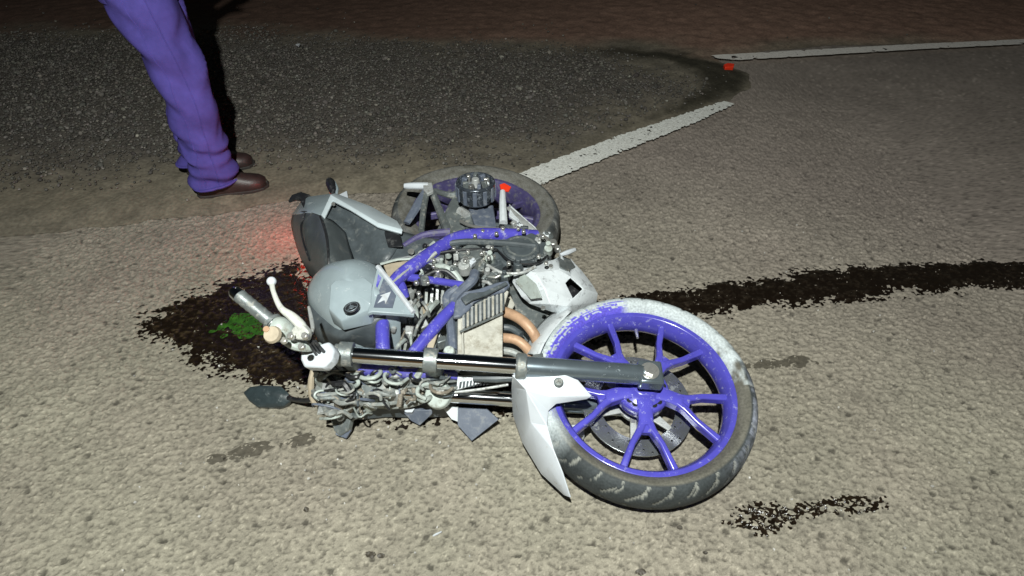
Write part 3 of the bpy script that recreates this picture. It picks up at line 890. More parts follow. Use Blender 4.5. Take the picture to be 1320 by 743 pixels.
    if front:
        mb = MB()
        for k in range(40):
            a = 2 * math.pi * k / 40
            r_ = .114 + .009 * (k % 4)
            mb.disc(c + (e1 * math.cos(a) + e2 * math.sin(a)) * r_ + ax * (ds + .0022), .0028, ax, .0008, 8)
        obj("disc_hole", mb, M['black'], rim)['kind'] = 'stuff'
        for k in range(5):
            mb = MB()
            a = 2 * math.pi * (k + .5) / 5
            mb.disc(c + (e1 * math.cos(a) + e2 * math.sin(a)) * .058 + ax * (ds + .005), .006, ax, .004, 10)
            obj("disc_bolt", mb, M['bolt'], rim)
    # valve stem
    a = math.radians(86)
    d = e1 * math.cos(a) + e2 * math.sin(a)
    mb = MB().tube([c + d * (rim_r - .03), c + d * (rim_r - .065) + ax * .012], [.0055, .0035], 8)
    obj("valve", mb, M['bolt'], rim)
    return rim, e1, e2

M['disc'] = mat('steel_disc', (0.50, 0.53, 0.54), 0.26, 0.9, 0.2, 14, dirt=((0.14, 0.14, 0.14), 0.15, 30))
FAX = Vector((0.02, -0.20, 1.0)).normalized()
FC = P(826, 508, 0.150)
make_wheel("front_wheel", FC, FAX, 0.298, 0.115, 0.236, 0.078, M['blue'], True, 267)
RAX = Vector((0.06, -0.02, 1.0)).normalized()
RC = P(614, 286, 0.135)
make_wheel("rear_wheel", RC, RAX, 0.315, 0.150, 0.232, 0.110, M['blue_dull'], False, 20)

# caliper below the wheel
mb = MB().plate([(722, 548, .05), (752, 546, .05), (754, 562, .045), (726, 568, .04)], .03)
obj("brake_caliper", mb, M['white_scuffed'], bike, bevel=.004)
# ---- fork
axle = FC + FAX * 0.098
top = P(432, 456, 0.315)
fdir = (top - axle).normalized()
def fork_leg(off):
    a = axle + off; t = top + off
    L_ = (t - a).length
    at = lambda s: a + (t - a) * s
    mb = MB().tube([at(.01), at(.03), at(.38), at(.40)], [.024, .0262, .0268, .0268], 20)
    sl = obj("fork_slider", mb, M['fork'], bike, bevel=.001)
    mb = MB().tube([at(.395), at(.40), at(.425), at(.43)], [.030, .0335, .0335, .029], 20)
    obj("dust_seal", mb, M['alu_dark'], sl, bevel=.001)
    mb = MB().tube([at(.42), at(.985)], [.0205, .0205], 24)
    obj("fork_tube", mb, M['chrome'], bike)
    mb = MB().tube([at(.975), at(.98), at(1.0), at(1.006)], [.022, .0245, .0245, .018], 18)
    obj("fork_cap", mb, M['alu_dark'], bike)
    return at, sl
at_l, sl = fork_leg(Vector((0, 0, 0)))
# axle clamp block with its nut
e_f = fdir; e_n = FAX; e_s = e_f.cross(e_n).normalized()
Mb = Matrix((e_f, e_s, e_n)).transposed()
mb = MB().box(axle - e_f * .004, .062, .066, .040, Mb)
obj("axle_clamp", mb, M['fork'], sl, bevel=.006)
mb = MB().disc(axle + e_n * .020, .024, e_n, .003, 24).disc(axle + e_n * .023, .017, e_n, .008, 6)
obj("axle_nut", mb, M['bolt'], sl, bevel=.001)
mb = MB().tube([axle + e_n * .018, FC - FAX * .11], [.012, .012], 12)
obj("axle", mb, M['alu'], bike)
at_r, _ = fork_leg(-FAX * 0.175 - Vector((0.0, 0.0, 0.0)))
# triple clamps
def yoke(s, name):
    a, b = at_l(s), at_r(s)
    d = (b - a).normalized()
    mb = MB()
    mb.tube([a - fdir * .017, a + fdir * .017], [.031, .031], 20)
    mb.tube([b - fdir * .017, b + fdir * .017], [.031, .031], 20)
    mid = (a + b) / 2 + Vector((0, .03, 0))
    for p0, p1 in ((a, mid), (mid, b)):
        mb.tube([p0, p0 * .5 + p1 * .5, p1], [.022, .026, .026], 10)
    return obj(name, mb, M['alu_dark'], bike, bevel=.002)
yoke(.70, "lower_yoke"); yoke(.965, "upper_yoke")
mb = MB().tube([(at_l(.70) + at_r(.70)) / 2 + Vector((0, .03, 0)), (at_l(.95) + at_r(.95)) / 2 + Vector((0, .03, 0))], [.03, .03], 16)
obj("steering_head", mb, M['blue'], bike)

# ---- front mudguard: faceted white plastic
V = dict(a=(660, 484, .262), b=(670, 480, .272), c=(729, 483.5, .272), d=(745, 490, .262), e=(763, 511, .238), f=(757, 515, .228), g=(717, 521, .218),
         h=(707, 530, .205), i=(705, 549, .195), j=(713.5, 581, .175), k=(724.5, 609, .150), l=(735, 642, .105),
         m=(727, 639, .085), n=(697, 611, .075), o=(673, 571, .085), p=(661, 536, .115), q=(659, 500, .17),
         r=(708, 511, .240), s=(678, 503, .250), t=(684, 545, .180), u=(706, 600, .125))
F_ = ['abcr', 'cder', 'efr', 'fgr', 'ars', 'asq', 'rgh', 'rhs', 'shi', 'sit', 'tij', 'tju', 'ujk', 'ukl', 'ulm', 'umn', 'tun', 'tno', 'sto', 'sop', 'spq']
keys = list(V)
mb = MB().add([P(*V[k]) for k in keys], [[keys.index(ch) for ch in f] for f in F_])
fen = obj("front_mudguard", mb, M['white'], bike, solid=.0035, bevel=.0022, ang=26)
fen['label'] = "white pointed front mudguard"
pb = P(720, 493, .268)
mb = MB().disc(pb, .0125, Vector((0, -.35, 1)), .006, 20, .010)
bo = obj("mudguard_bolt", mb, M['alu_dark'], fen, bevel=.001)
nb = Vector((0, -.35, 1)).normalized()
mb = MB()
for k in range(3):
    a = math.radians(90 + 120 * k); ex = Vector((1, 0, 0)); ey = nb.cross(ex)
    mb.tube([pb + nb * .0062, pb + nb * .0062 + (ex * math.cos(a) + ey * math.sin(a)) * .007], [.0012, .0009], 6)
obj("bolt_emblem", mb, M['bolt'], fen)
# inner half of the guard wrapping the tyre's far side
rows = [[(672, 458, .16), (686, 430, .165), (706, 408, .17), (732, 393, .17)],
        [(684, 456, .225), (694, 436, .228), (710, 416, .228), (735, 396, .222)],
        [(694, 460, .245), (702, 442, .245), (716, 422, .240), (737, 400, .232)]]
mb = MB().grid(rows, 4)
obj("mudguard_rear", mb, M['white_scuffed'], bike, solid=.0035)
mb = MB().plate([(687, 457, .25), (700, 455, .25), (701, 466, .25), (686, 466, .25)], .008)
obj("mudguard_bracket", mb, M['alu_dark'], bike, bevel=.002)

# ---- fuel tank
outl = [(404, 356, .30), (418, 343, .32), (443, 336, .34), (466, 335, .34), (486, 343, .33), (497, 360, .33), (508, 382, .33), (512, 398, .33),
        (490, 402, .33), (474, 407, .32), (456, 413, .31), (437, 422, .29), (420, 411, .28), (405, 397, .27), (397, 384, .27), (397, 370, .28)]
sm_o = [tuple(x) for x in catmull(outl + [outl[0]], 3)][:-1]
mb = MB().blob(sm_o, .050, .14, rings=10, centre=(450, 376, .335), power=2.6)
tank = obj("fuel_tank", mb, M['silver'], bike, ang=50)
# dark lower tank cover
rows = [[(397, 376, .262), (405, 399, .262), (420, 413, .272), (437, 424, .282), (457, 415, .300), (476, 408, .312), (498, 404, .322)],
        [(396, 392, .245), (405, 418, .248), (420, 428, .256), (440, 436, .264), (460, 428, .280), (480, 420, .296), (497, 414, .30)],
        [(402, 420, .20), (410, 436, .205), (424, 441, .21), (443, 446, .21), (464, 444, .22), (482, 442, .235), (495, 436, .24)],
        [(408, 436, .13), (415, 447, .13), (426, 452, .13), (446, 458, .13), (466, 460, .13), (482, 458, .14), (495, 452, .15)]]
mb = MB().grid(rows, 4)
tc_ = obj("tank_cover", mb, M['dark'], bike, solid=.006)
# tank facet highlights: raised knee panel
mb = MB().blob([(426, 368, .376), (431, 362, .38), (470, 358, .384), (480, 366, .378), (478, 392, .366), (474, 400, .352), (440, 414, .335), (424, 398, .352)], .012, .30, rings=4, inset=.98)
obj("knee_panel", mb, M['silver'], tank, ang=60, bevel=.002)
# oval badge with crossed forks
bc = P(453, 396, .3665); bn = (Vector((0, -.30, 1))).normalized()
ex = Vector((.86, .5, 0)).normalized(); ex = (ex - bn * ex.dot(bn)).normalized(); ey = bn.cross(ex)
ring = [bc + ex * .0215 * math.cos(a) + ey * .0155 * math.sin(a) for a in np.linspace(0, 2 * math.pi, 28, endpoint=False)]
mb = MB().prism(ring, bn * -.012)
bd = obj("tank_badge", mb, M['black'], tank, bevel=.001)
mb = MB()
rr = [bc + bn * .0006 + ex * .0165 * math.cos(a) + ey * .0115 * math.sin(a) for a in np.linspace(0, 2 * math.pi, 25)]
mb.tube(rr, .0009, 6)
for k in range(3):
    a = math.radians(90 + 120 * k); d = ex * math.cos(a) * .014 + ey * math.sin(a) * .010
    mb.tube([bc + bn * .0006 - d * .3, bc + bn * .0006 + d], [.0011, .0011], 6)
mb.tube([bc + bn * .0006 + ex * .006 * math.cos(a) + ey * .0045 * math.sin(a) for a in np.linspace(0, 2 * math.pi, 13)], .0008, 6)
obj("badge_emblem", mb, M['badge'], tank)

# side wing of the tank with its decal
mb = MB().plate([(486, 344, .372), (490, 341, .374), (534, 400, .350), (534, 406, .347), (528, 405, .350), (480, 402, .356), (474, 404, .354), (480, 372, .374)], .012)
wing = obj("tank_wing", mb, M['silver'], bike, bevel=.002)
def on_wing(px, py, up=.0):
    """point of the wing's top face seen at (px,py)"""
    a, b, c3 = P(486, 344, .372), P(534, 400, .350), P(480, 402, .356)
    n = (b - a).cross(c3 - a).normalized()
    if n.z < 0: n = -n
    o_ = Vector((0, 0, CAM_H)); d = P(px, py, 0) - o_
    t = (a + n * up - o_).dot(n) / d.dot(n)
    return o_ + d * t, n
def decal(pts, up, m, name):
    q = [on_wing(x, y, up + .001) for x, y in pts]
    mb = MB().prism([p for p, _ in q], -q[0][1] * .0009)
    return obj(name, mb, m, wing)
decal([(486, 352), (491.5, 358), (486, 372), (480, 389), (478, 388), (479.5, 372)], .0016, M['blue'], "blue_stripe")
decal([(494.5, 359), (500, 366), (510.5, 381), (506, 397), (481.5, 396.5), (486.5, 380)], .0016, M['slate'], "dark_decal")
decal([(504, 376), (497, 392), (495.5, 387), (486.5, 391), (493, 382), (490, 381)], .0028, M['white'], "arrow_decal")
mb = MB().ptube([(487, 344, .376), (510, 372, .368), (533, 403, .352)], [3.2, 3.4, 3.4], 8)
obj("wing_edge", mb, M['white'], wing)

# ---- seat and tail
rows = [[(377, 276, .20), (392, 272, .29), (408, 276, .335), (418, 280, .345), (430, 285, .335), (446, 300, .30)],
        [(375, 288, .18), (392, 292, .285), (405, 296, .315), (418, 300, .350), (432, 306, .345), (450, 316, .30)],
        [(379, 308, .17), (392, 312, .26), (404, 318, .305), (420, 320, .352), (434, 324, .345), (455, 332, .30)],
        [(387, 332, .17), (398, 336, .25), (408, 340, .29), (422, 342, .335), (436, 344, .335), (458, 348, .29)],
        [(399, 356, .17), (406, 360, .22), (414, 364, .26), (426, 366, .29), (440, 368, .29), (462, 368, .26)]]
mb = MB().grid(rows, 5)
seat = obj("seat", mb, M['seat'], bike, solid=.03)
mb = MB().ptube([(413, 279, .347), (417, 290, .352), (421, 305, .356), (423, 322, .356), (424, 340, .340), (427, 362, .298)], 1.7, 6, 5)
obj("seat_seam", mb, M['black'], seat)
mb = MB().ptube([(393, 275, .300), (388, 292, .282), (391, 312, .266), (399, 336, .262)], 1.3, 6, 4)
obj("seat_seam", mb, M['black'], seat)
# grey tail cowl on top of the seat's rear
mb = MB().add([P(*p) for p in [(376, 277, .20), (389, 258, .25), (394, 254, .27), (423, 250, .30), (430, 250, .31), (414, 277, .345), (398, 274, .315), (385, 276, .26)]],
              [[0, 1, 7], [1, 2, 6, 7], [2, 3, 6], [3, 4, 5, 6]])
obj("tail_cowl", mb, M['silver'], bike, solid=.006, bevel=.002)
# dark cowl side
rows = [[(415, 278, .338), (428, 256, .330), (450, 271, .335), (486, 291, .335), (514, 300, .325)],
        [(424, 292, .325), (445, 288, .310), (466, 300, .31), (492, 312, .315), (515, 312, .31)],
        [(440, 312, .30), (455, 312, .285), (472, 322, .285), (494, 328, .30), (508, 326, .30)],
        [(452, 340, .27), (462, 342, .26), (476, 342, .26), (488, 340, .28), (500, 336, .29)]]
mb = MB().grid(rows, 4)
obj("side_cowl", mb, M['dark'], bike, solid=.010)
# pale edge trim of the cowl
mb = MB().add([P(*p) for p in [(414, 277, .352), (426, 251, .352), (451, 265.5, .358), (488, 287.5, .352), (519, 296, .335),
                               (418.5, 281, .350), (429, 258.5, .352), (451, 270.5, .354), (487, 292.5, .348), (518, 301, .330),
                               (432, 249, .335), (478, 266, .335), (512, 285, .322)]],
              [[0, 5, 6, 1], [1, 6, 7, 2], [2, 7, 8, 3], [3, 8, 9, 4], [1, 2, 10], [2, 11, 10], [2, 3, 11], [3, 12, 11], [3, 4, 12]])
obj("cowl_trim", mb, M['silver_pale'], bike, solid=.008, bevel=.0015, ang=15)
mb = MB().plate([(494, 296, .33), (516, 303, .33), (519, 318, .32), (500, 318, .315)], .006)
obj("cowl_pocket", mb, M['black'], bike, bevel=.002)
mb = MB().disc(P(430, 264, .346), .006, Vector((0, -.4, 1)), .006, 12)
obj("cowl_bolt", mb, M['bolt'], bike)
# lower side panel running to the frame
rows = [[(517, 298, .31), (540, 304, .31), (568, 309, .31)],
        [(508, 318, .30), (530, 318, .305), (556, 320, .305)],
        [(494, 338, .28), (515, 334, .29), (538, 330, .295)]]
mb = MB().grid(rows, 4)
sp_ = obj("side_panel", mb, M['dark'], bike, solid=.010)
mb = MB().disc(P(530, 325, .312), .010, Vector((0, -.3, 1)), .004, 14)
obj("panel_clip", mb, M['bolt'], sp_)
mb = MB().ptube([(490, 341, .30), (512, 335, .30), (534, 332, .30), (560, 312, .315)], 1.8, 6, 4)
obj("panel_trim", mb, M['green_grey'], sp_)
mb = MB().plate([(494, 341, .29), (530, 335, .29), (510, 360, .29), (500, 356, .29)], .01)
obj("tan_plate", mb, M['tan'], bike, bevel=.002)
# tail hooks, indicator
mb = MB().plate([(371, 259, .26), (376, 251, .27), (388, 247, .28), (400, 251, .28), (394, 256, .275), (401, 270, .28), (393, 272, .28), (386, 257, .275), (380, 256, .27)], .012)
obj("number_plate_bracket", mb, M['black'], bike, bevel=.003)
mb = MB().ptube([(424, 232, .30), (426, 236, .30), (430, 246, .30), (431, 250, .30)], [3.5, 6.2, 6.0, 4], 12, 3)
obj("indicator", mb, M['black'], bike)
mb = MB().ptube([(431, 234, .305), (434, 243, .305), (434, 249, .305)], [1.2, 2.6, 1.6], 8, 3)
obj("indicator_lens", mb, M['silver'], bike)
mb = MB().plate([(437, 251, .31), (447, 246, .315), (449, 258, .315)], .006)
obj("tail_fin", mb, M['white'], bike, bevel=.001)
mb = MB().prism([P(400, 263, .11), P(393, 282, .09), P(393, 282, .155), P(400, 263, .175)], Vector((-.010, .006, 0)))
tlo = obj("tail_light", mb, M['tail'], bike)
tlo['label'] = "glowing red tail light"
mb = MB().prism([P(402, 260, .09), P(394, 290, .05), P(394, 290, .17), P(402, 260, .195)], Vector((.04, -.012, 0)))
obj("tail_light_blocker", mb, M['black'], bike, bevel=.002)  # added black block, stops the red glow spreading to the right

# ---- frame
mb = MB().ptube([(503, 372, .30), (515, 357, .31), (540, 338, .32), (566, 320, .32), (588, 308, .32), (616, 303, .315), (660, 303, .30), (692, 303, .28)],
                [8, 9.5, 9.5, 9, 9, 9, 8.5, 6.5], 12, 4)
fr = obj("main_frame", mb, M['blue_scuff'], bike)
mb = MB().ptube([(521, 357, .30), (560, 362, .30), (598, 368, .30)], [5.5, 5, 5], 12, 3)
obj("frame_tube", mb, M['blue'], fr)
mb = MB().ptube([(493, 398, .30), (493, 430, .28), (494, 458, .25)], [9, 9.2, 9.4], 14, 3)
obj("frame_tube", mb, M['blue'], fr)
mb = MB().ptube([(586, 394, .29), (562, 420, .28), (532, 456, .25)], [7, 8.5, 8], 12, 3)
obj("frame_tube", mb, M['blue'], fr)
mb = MB().ptube([(512, 362, .30), (519, 372, .29), (524, 384, .27)], [7, 6, 4], 10, 2)
obj("frame_gusset", mb, M['blue'], fr)
mb = MB().ptube([(520, 318, .30), (545, 304, .31), (580, 300, .31)], [4, 5, 6], 10, 3)
obj("frame_tube", mb, M['blue_dull'], fr)
mb = MB().ptube([(504, 366, .318), (530, 344, .33), (565, 316, .335), (572, 310, .335)], [1.6] * 4, 6, 3)
obj("frame_seam", mb, M['alu'], fr)
mb = MB().ptube([(505, 478, .2), (545, 480, .2), (590, 484, .19)], 6, 10, 2)
obj("frame_tube", mb, M['blue'], fr)

# ---- engine: base castings then what is bolted on
mb = MB().blob([(535, 345, .22), (560, 328, .23), (600, 318, .24), (650, 315, .24), (700, 318, .23), (712, 334, .22), (690, 352, .22), (650, 372, .21), (600, 380, .20), (560, 385, .19), (530, 372, .19)],
               .02, .05, rings=4)
eng = obj("engine_block", mb, M['alu_dark'], bike, bevel=.003)
mb = MB().blob([(510, 372, .16), (590, 374, .17), (600, 420, .15), (590, 470, .13), (540, 470, .12), (505, 460, .12), (500, 410, .14)], .02, .04, rings=3)
obj("crankcase", mb, M['cable'], bike, bevel=.003)
mb = MB().blob([(600, 380, .17), (700, 370, .17), (720, 410, .14), (700, 450, .12), (640, 480, .12), (590, 470, .13)], .01, .04, rings=3)
obj("cylinder_head", mb, M['alu_dark'], bike, bevel=.003)
# cooling ribs on the block
for k in range(9):
    x0 = 548 + k * 7
    mb = MB().plate([(x0, 372 - k, .25), (x0 + 4, 371 - k, .25), (x0 + 3, 392, .22), (x0 - 1, 392, .22)], .02)
    obj("cooling_rib", mb, M['alu'] if k % 3 else M['cable'], eng, bevel=.001)
# stator cover
cc = P(671, 330, .265); cn = Vector((0.05, -.10, 1)).normalized()
mb = MB().disc(cc, .098, cn, .030, 40, .085).disc(cc + cn * .030, .060, cn, .008, 40, .056)
st_ = obj("stator_cover", mb, M['dark'], bike, bevel=.004)
e1 = cn.orthogonal().normalized(); e2 = cn.cross(e1)
mb = MB().lathe([(.040, .0385), (.047, .0385), (.047, .0405), (.040, .0405)], cc, e1, e2, cn, 40)
obj("cover_ring", mb, M['alu_dark'], st_)
for k in range(9):
    a = 2 * math.pi * k / 9
    mb = MB().disc(cc + cn * .022 + (e1 * math.cos(a) + e2 * math.sin(a)) * .091, .006, cn, .010, 8)
    obj("bolt", mb, M['bolt'], st_)
# box and starter on the block
mb = MB().box(P(558, 341, .285), .070, .062, .05, Matrix.Rotation(.05, 3, 'Z'))
obj("relay_box", mb, M['green_grey'], bike, bevel=.004).data.materials[0] = M['alu_dark']
mb = MB().disc(P(608, 338, .28), .040, (0, -.1, 1), .04, 24, .036)
obj("sprocket_cover", mb, M['alu_dark'], bike, bevel=.003)
# clutch arm, throttle bodies etc: many small castings
parts = [(545, 339, 8, 6), (560, 333, 6, 5), (576, 333, 9, 6), (590, 330, 7, 6), (603, 327, 8, 5), (618, 332, 9, 7), (632, 338, 7, 6), (640, 346, 9, 6), (620, 348, 8, 5), (600, 350, 10, 6),
         (580, 352, 8, 5), (655, 352, 8, 6), (668, 348, 8, 5), (684, 345, 7, 5), (700, 336, 6, 5), (706, 326, 7, 5), (694, 314, 6, 5), (540, 352, 7, 5), (566, 348, 7, 6), (612, 362, 8, 5), (636, 360, 9, 5), (650, 364, 6, 4)]
for k, (x, y, a, b) in enumerate(parts):
    c = P(x, y, .27 + .02 * rnd.random())
    sx, sy = pxm(c, a) * 1.5, pxm(c, b) * 1.9
    mb = MB()
    R3 = Matrix.Rotation(rnd.uniform(-.8, .8), 3, 'Z') @ Matrix.Rotation(rnd.uniform(-.3, .3), 3, 'X')
    if k % 3 == 0:
        mb.disc(c, sx * .6, R3 @ Vector((0, -.2, 1)), .03, 14, sx * .5).disc(c + Vector((0, 0, .03)), sx * .35, R3 @ Vector((0, -.2, 1)), .012, 6)
        obj("cap", mb, [M['alu'], M['dark'], M['green_grey']][(k // 3) % 3], bike, bevel=.0015)
    else:
        mb.box(c, sx, sy, .035, R3)
        mb.box(c + R3 @ Vector((sx * .3, 0, .018)), sx * .4, sy * .5, .02, R3)
        obj("bracket", mb, [M['alu'], M['dark'], M['alu_dark'], M['cable'], M['alu'], M['black']][k % 6], bike, bevel=.002)
for k, (x, y) in enumerate([(559, 337), (587, 342), (585, 322), (603, 326), (621, 328), (630, 334), (559, 345), (600, 338), (634, 321), (656, 341), (694, 332), (704, 341),
                            (622, 300), (648, 296), (675, 300), (612, 306), (700, 306), (552, 366), (540, 380), (537, 366), (668, 296), (640, 303)]):
    mb = MB().disc(P(x, y, .325), .0065 + .003 * rnd.random(), (rnd.uniform(-.2, .2), -.2, 1), .010, 10, .006)
    obj("bolt", mb, M['bolt'], bike, bevel=.0012)
for k in range(46):
    t_ = rnd.random(); x = 538 + 160 * t_; y = rnd.uniform(318, 366) - 4 * t_
    if x > 655 and y > 345: y -= 22
    if abs(x - 671) < 34 and y < 346 and y > 316: x -= 60
    c = P(x, y, .29 + .02 * rnd.random()); sz = rnd.uniform(.010, .026)
    R3 = Matrix.Rotation(rnd.uniform(-1.5, 1.5), 3, 'Z') @ Matrix.Rotation(rnd.uniform(-.5, .5), 3, 'X')
    mb = MB()
    if k % 3 == 0:
        mb.disc(c, sz * .55, R3 @ Vector((0, -.3, 1)), .02, 12, sz * .45)
    elif k % 3 == 1:
        mb.box(c, sz, sz * .7, .02, R3); mb.disc(c + R3 @ Vector((sz * .2, 0, .008)), sz * .22, R3 @ Vector((0, 0, 1)), .010, 8)
    else:
        mb.tube([c, c + R3 @ Vector((sz * .9, 0, .006)), c + R3 @ Vector((sz * 1.6, sz * .6, -.01))], sz * .25, 8)
    obj("fitting", mb, M[['alu', 'bolt', 'white', 'alu', 'alu_dark', 'green_grey', 'bolt', 'black'][k % 8]], bike, bevel=.0012)
# big hoses over the block
for pts, r, mm in [
    ([(543, 350, .30), (556, 345, .31), (572, 344, .32), (586, 352, .31), (596, 366, .29)], 4, 'green_grey'),
    ([(548, 356, .31), (562, 350, .315), (575, 350, .315), (588, 360, .30)], 3, 'black'),
    ([(612, 352, .31), (609, 362, .31), (598, 372, .30), (586, 384, .29), (582, 398, .28)], 6.5, 'slate'),
    ([(590, 372, .30), (576, 384, .29), (580, 410, .27), (584, 452, .24)], 6, 'slate'),
    ([(640, 322, .30), (660, 338, .31), (690, 340, .31), (706, 330, .30)], 1.6, 'black'),
    ([(628, 342, .30), (648, 352, .30), (672, 352, .30), (690, 344, .30)], 2.2, 'alu'),
    ([(545, 332, .31), (575, 325, .32), (610, 322, .32), (640, 322, .31)], 2.2, 'black'),
    ([(560, 318, .32), (600, 312, .325), (650, 314, .31), (690, 318, .30)], 4.5, 'dark'),
    ([(528, 352, .31), (545, 340, .32), (562, 326, .33)], 2.6, 'alu')]:
    obj("hose", MB().ptube(pts, r, 10, 5), M[mm], bike)
# clutter behind the tank wing
for k in range(26):
    x = rnd.uniform(508, 580); y = rnd.uniform(376, 452); zz = rnd.uniform(.2, .26)
    if abs(x - (586 - (y - 394) * .87)) < 8: x -= 14
    dx, dy = rnd.uniform(-14, 14), rnd.uniform(12, 34)
    pts = [(x, y - dy / 2, zz), (x + dx * .7, y, zz + .015), (x + dx, y + dy / 2, zz - .02)]
    obj("hose", MB().ptube(pts, rnd.choice([1.3, 2, 2.8, 3.6]), 8, 4), M[rnd.choice(['cable', 'cable_brown', 'green_grey', 'black', 'alu'])], bike)
for k in range(12):
    c = P(rnd.uniform(512, 575), rnd.uniform(380, 446), rnd.uniform(.2, .25))
    mb = MB().box(c, rnd.uniform(.015, .035), rnd.uniform(.02, .05), .03, Matrix.Rotation(rnd.uniform(-1, 1), 3, 'Z') @ Matrix.Rotation(rnd.uniform(-.6, .6), 3, 'X'))
    obj("bracket", mb, M[rnd.choice(['alu', 'alu_dark', 'tan', 'cable_brown', 'white_scuffed'])], bike, bevel=.003)

# ---- radiator with shroud and fins
mb = MB().plate([(590, 412, .285), (594, 404, .292), (650, 372, .295), (656, 376, .290), (648, 402, .275), (648, 462, .24), (590, 462, .24)], .020)
rad = obj("radiator", mb, M['cream'], bike, bevel=.002)
mb = MB().plate([(584, 409, .300), (587, 388, .310), (598, 376, .315), (618, 372, .318), (640, 364, .318), (655, 361, .315), (658, 368, .308), (650, 376, .302),
                 (626, 382, .305), (611, 390, .305), (604, 400, .302), (594, 408, .300)], .016)
obj("radiator_shroud", mb, M['slate'], rad, bevel=.004)
mb = MB().plate([(594, 384, .322), (604, 378, .325), (624, 376, .326), (652, 363, .322), (655, 366, .320), (627, 380, .322), (610, 386, .321), (600, 392, .318)], .008)
obj("shroud_rib", mb, M['dark'], rad, bevel=.002)
for k in range(10):
    x = 596 + k * 5.4
    yt = 402 - k * 3.1; yb = 423 - k * 2.3
    mb = MB().plate([(x, yt, .297), (x + 3.0, yt - 1.5, .297), (x + 3.2, yb - 1, .291), (x + .2, yb, .291)], .007)
    obj("fin", mb, M['cream'] if k % 2 else M['alu'], rad, bevel=.0008)
    mb = MB().plate([(x + 2.8, yt + 1, .2925), (x + 5.6, yt - 2, .2925), (x + 5.6, yb - 3, .288), (x + 2.8, yb - 1, .288)], .003)
    obj("fin_gap", mb, M['dark'], rad)
mb = MB().ptube([(593, 428, .287), (648, 404, .284)], 1.5, 6, 1)
obj("radiator_bar", mb, M['alu_dark'], rad)
mb = MB().ptube([(596, 416, .286), (597, 460, .252)], 1.3, 6, 1)
obj("radiator_bar", mb, M['cream'], rad)
mb = MB().plate([(578, 412, .26), (590, 412, .265), (590, 460, .235), (570, 460, .232)], .03)
obj("radiator_tank", mb, M['dark'], rad, bevel=.004)
mb = MB().disc(P(579, 454, .262), .016, (0, -.4, 1), .012, 20, .013)
obj("radiator_cap", mb, M['green_grey'], rad, bevel=.002)
mb = MB().plate([(550, 448, .26), (556, 428, .27), (566, 424, .27), (558, 450, .26)], .01)
obj("tan_plate", mb, M['tan'], bike, bevel=.002)

# ---- exhaust headers
mb = MB().ptube([(640, 402, .23), (652, 403, .24), (668, 410, .245), (680, 420, .24), (690, 434, .22), (694, 450, .19)], 7, 14, 5)
obj("header_pipe", mb, M['header'], bike)
mb = MB().ptube([(640, 436, .21), (652, 436, .22), (664, 438, .222), (675, 445, .215), (686, 458, .19)], 6.3, 14, 5)
obj("header_pipe", mb, M['header'], bike)
mb = MB().ptube([(648, 422, .20), (660, 424, .20), (672, 432, .20)], 4.5, 10, 4)
obj("hose", mb, M['dark'], bike)
mb = MB().ptube([(648, 452, .19), (660, 454, .19), (672, 460, .18)], 5, 10, 4)
obj("hose", mb, M['cable'], bike)
mb = MB().plate([(648, 378, .22), (656, 376, .22), (664, 392, .21), (660, 400, .2), (648, 400, .21)], .02)
obj("bracket", mb, M['cream'], bike, bevel=.003)

# ---- white belly cowl, broken open
V = dict(a=(664, 345, .275), b=(690, 339, .285), c=(713, 335, .28), d=(724, 330, .265), e=(736, 335, .24), f=(751, 350, .23), g=(764, 367, .215), h=(771, 379, .195), i=(769, 391, .17),
         j=(735, 406, .18), k=(712, 403, .20), l=(682, 392, .215), m=(672, 383, .235), n=(660, 364, .25),
         o=(690, 352, .30), p=(702, 372, .285), q=(709, 392, .25), r=(722, 345, .285), s=(729, 365, .265), t=(736, 357, .268), u=(752, 372.5, .242), v=(739, 385, .235), w=(731, 395, .225))
F_ = ['abo', 'boc'[::-1], 'aon', 'nop', 'npm', 'mpl', 'plq', 'lkq', 'ocr', 'osp', 'ors', 'rts', 'cdr', 'dert'[::-1], 'eft', 'ftu', 'fgu', 'guh', 'hui', 'uvi', 'viw', 'wij', 'jkw', 'kqw', 'qpw', 'wvp', 'vsp']
keys = list(V)
mb = MB().add([P(*V[k]) for k in keys], [[keys.index(ch) for ch in f] for f in F_])
bc_ = obj("belly_cowl", mb, M['white_scuffed'], bike, solid=.005, bevel=.002, ang=12)
bc_['label'] = "scuffed white engine cowl with a broken hole"
mb = MB().plate([(724, 360, .20), (740, 350, .20), (758, 372, .19), (740, 392, .18)], .01)
obj("cowl_lining", mb, M['black'], bc_)
mb = MB().plate([(720, 330, .27), (736, 335, .246), (742, 344, .25), (732, 350, .27), (722, 344, .288)], .004)
obj("cowl_tip", mb, M['alu_dark'], bc_, bevel=.001)
mb = MB().plate([(664, 364, .262), (674, 352, .29), (690, 366, .295), (698, 384, .276), (684, 386, .25)], .004)
obj("cowl_insert", mb, M['green_grey'], bc_, bevel=.001)
for x, y in ((710, 344), (668, 350), (700, 398)):
    mb = MB().disc(P(x, y, .292 if y < 380 else .25), .007, (0, -.2, 1), .005, 10)
    obj("bolt", mb, M['bolt'], bc_)

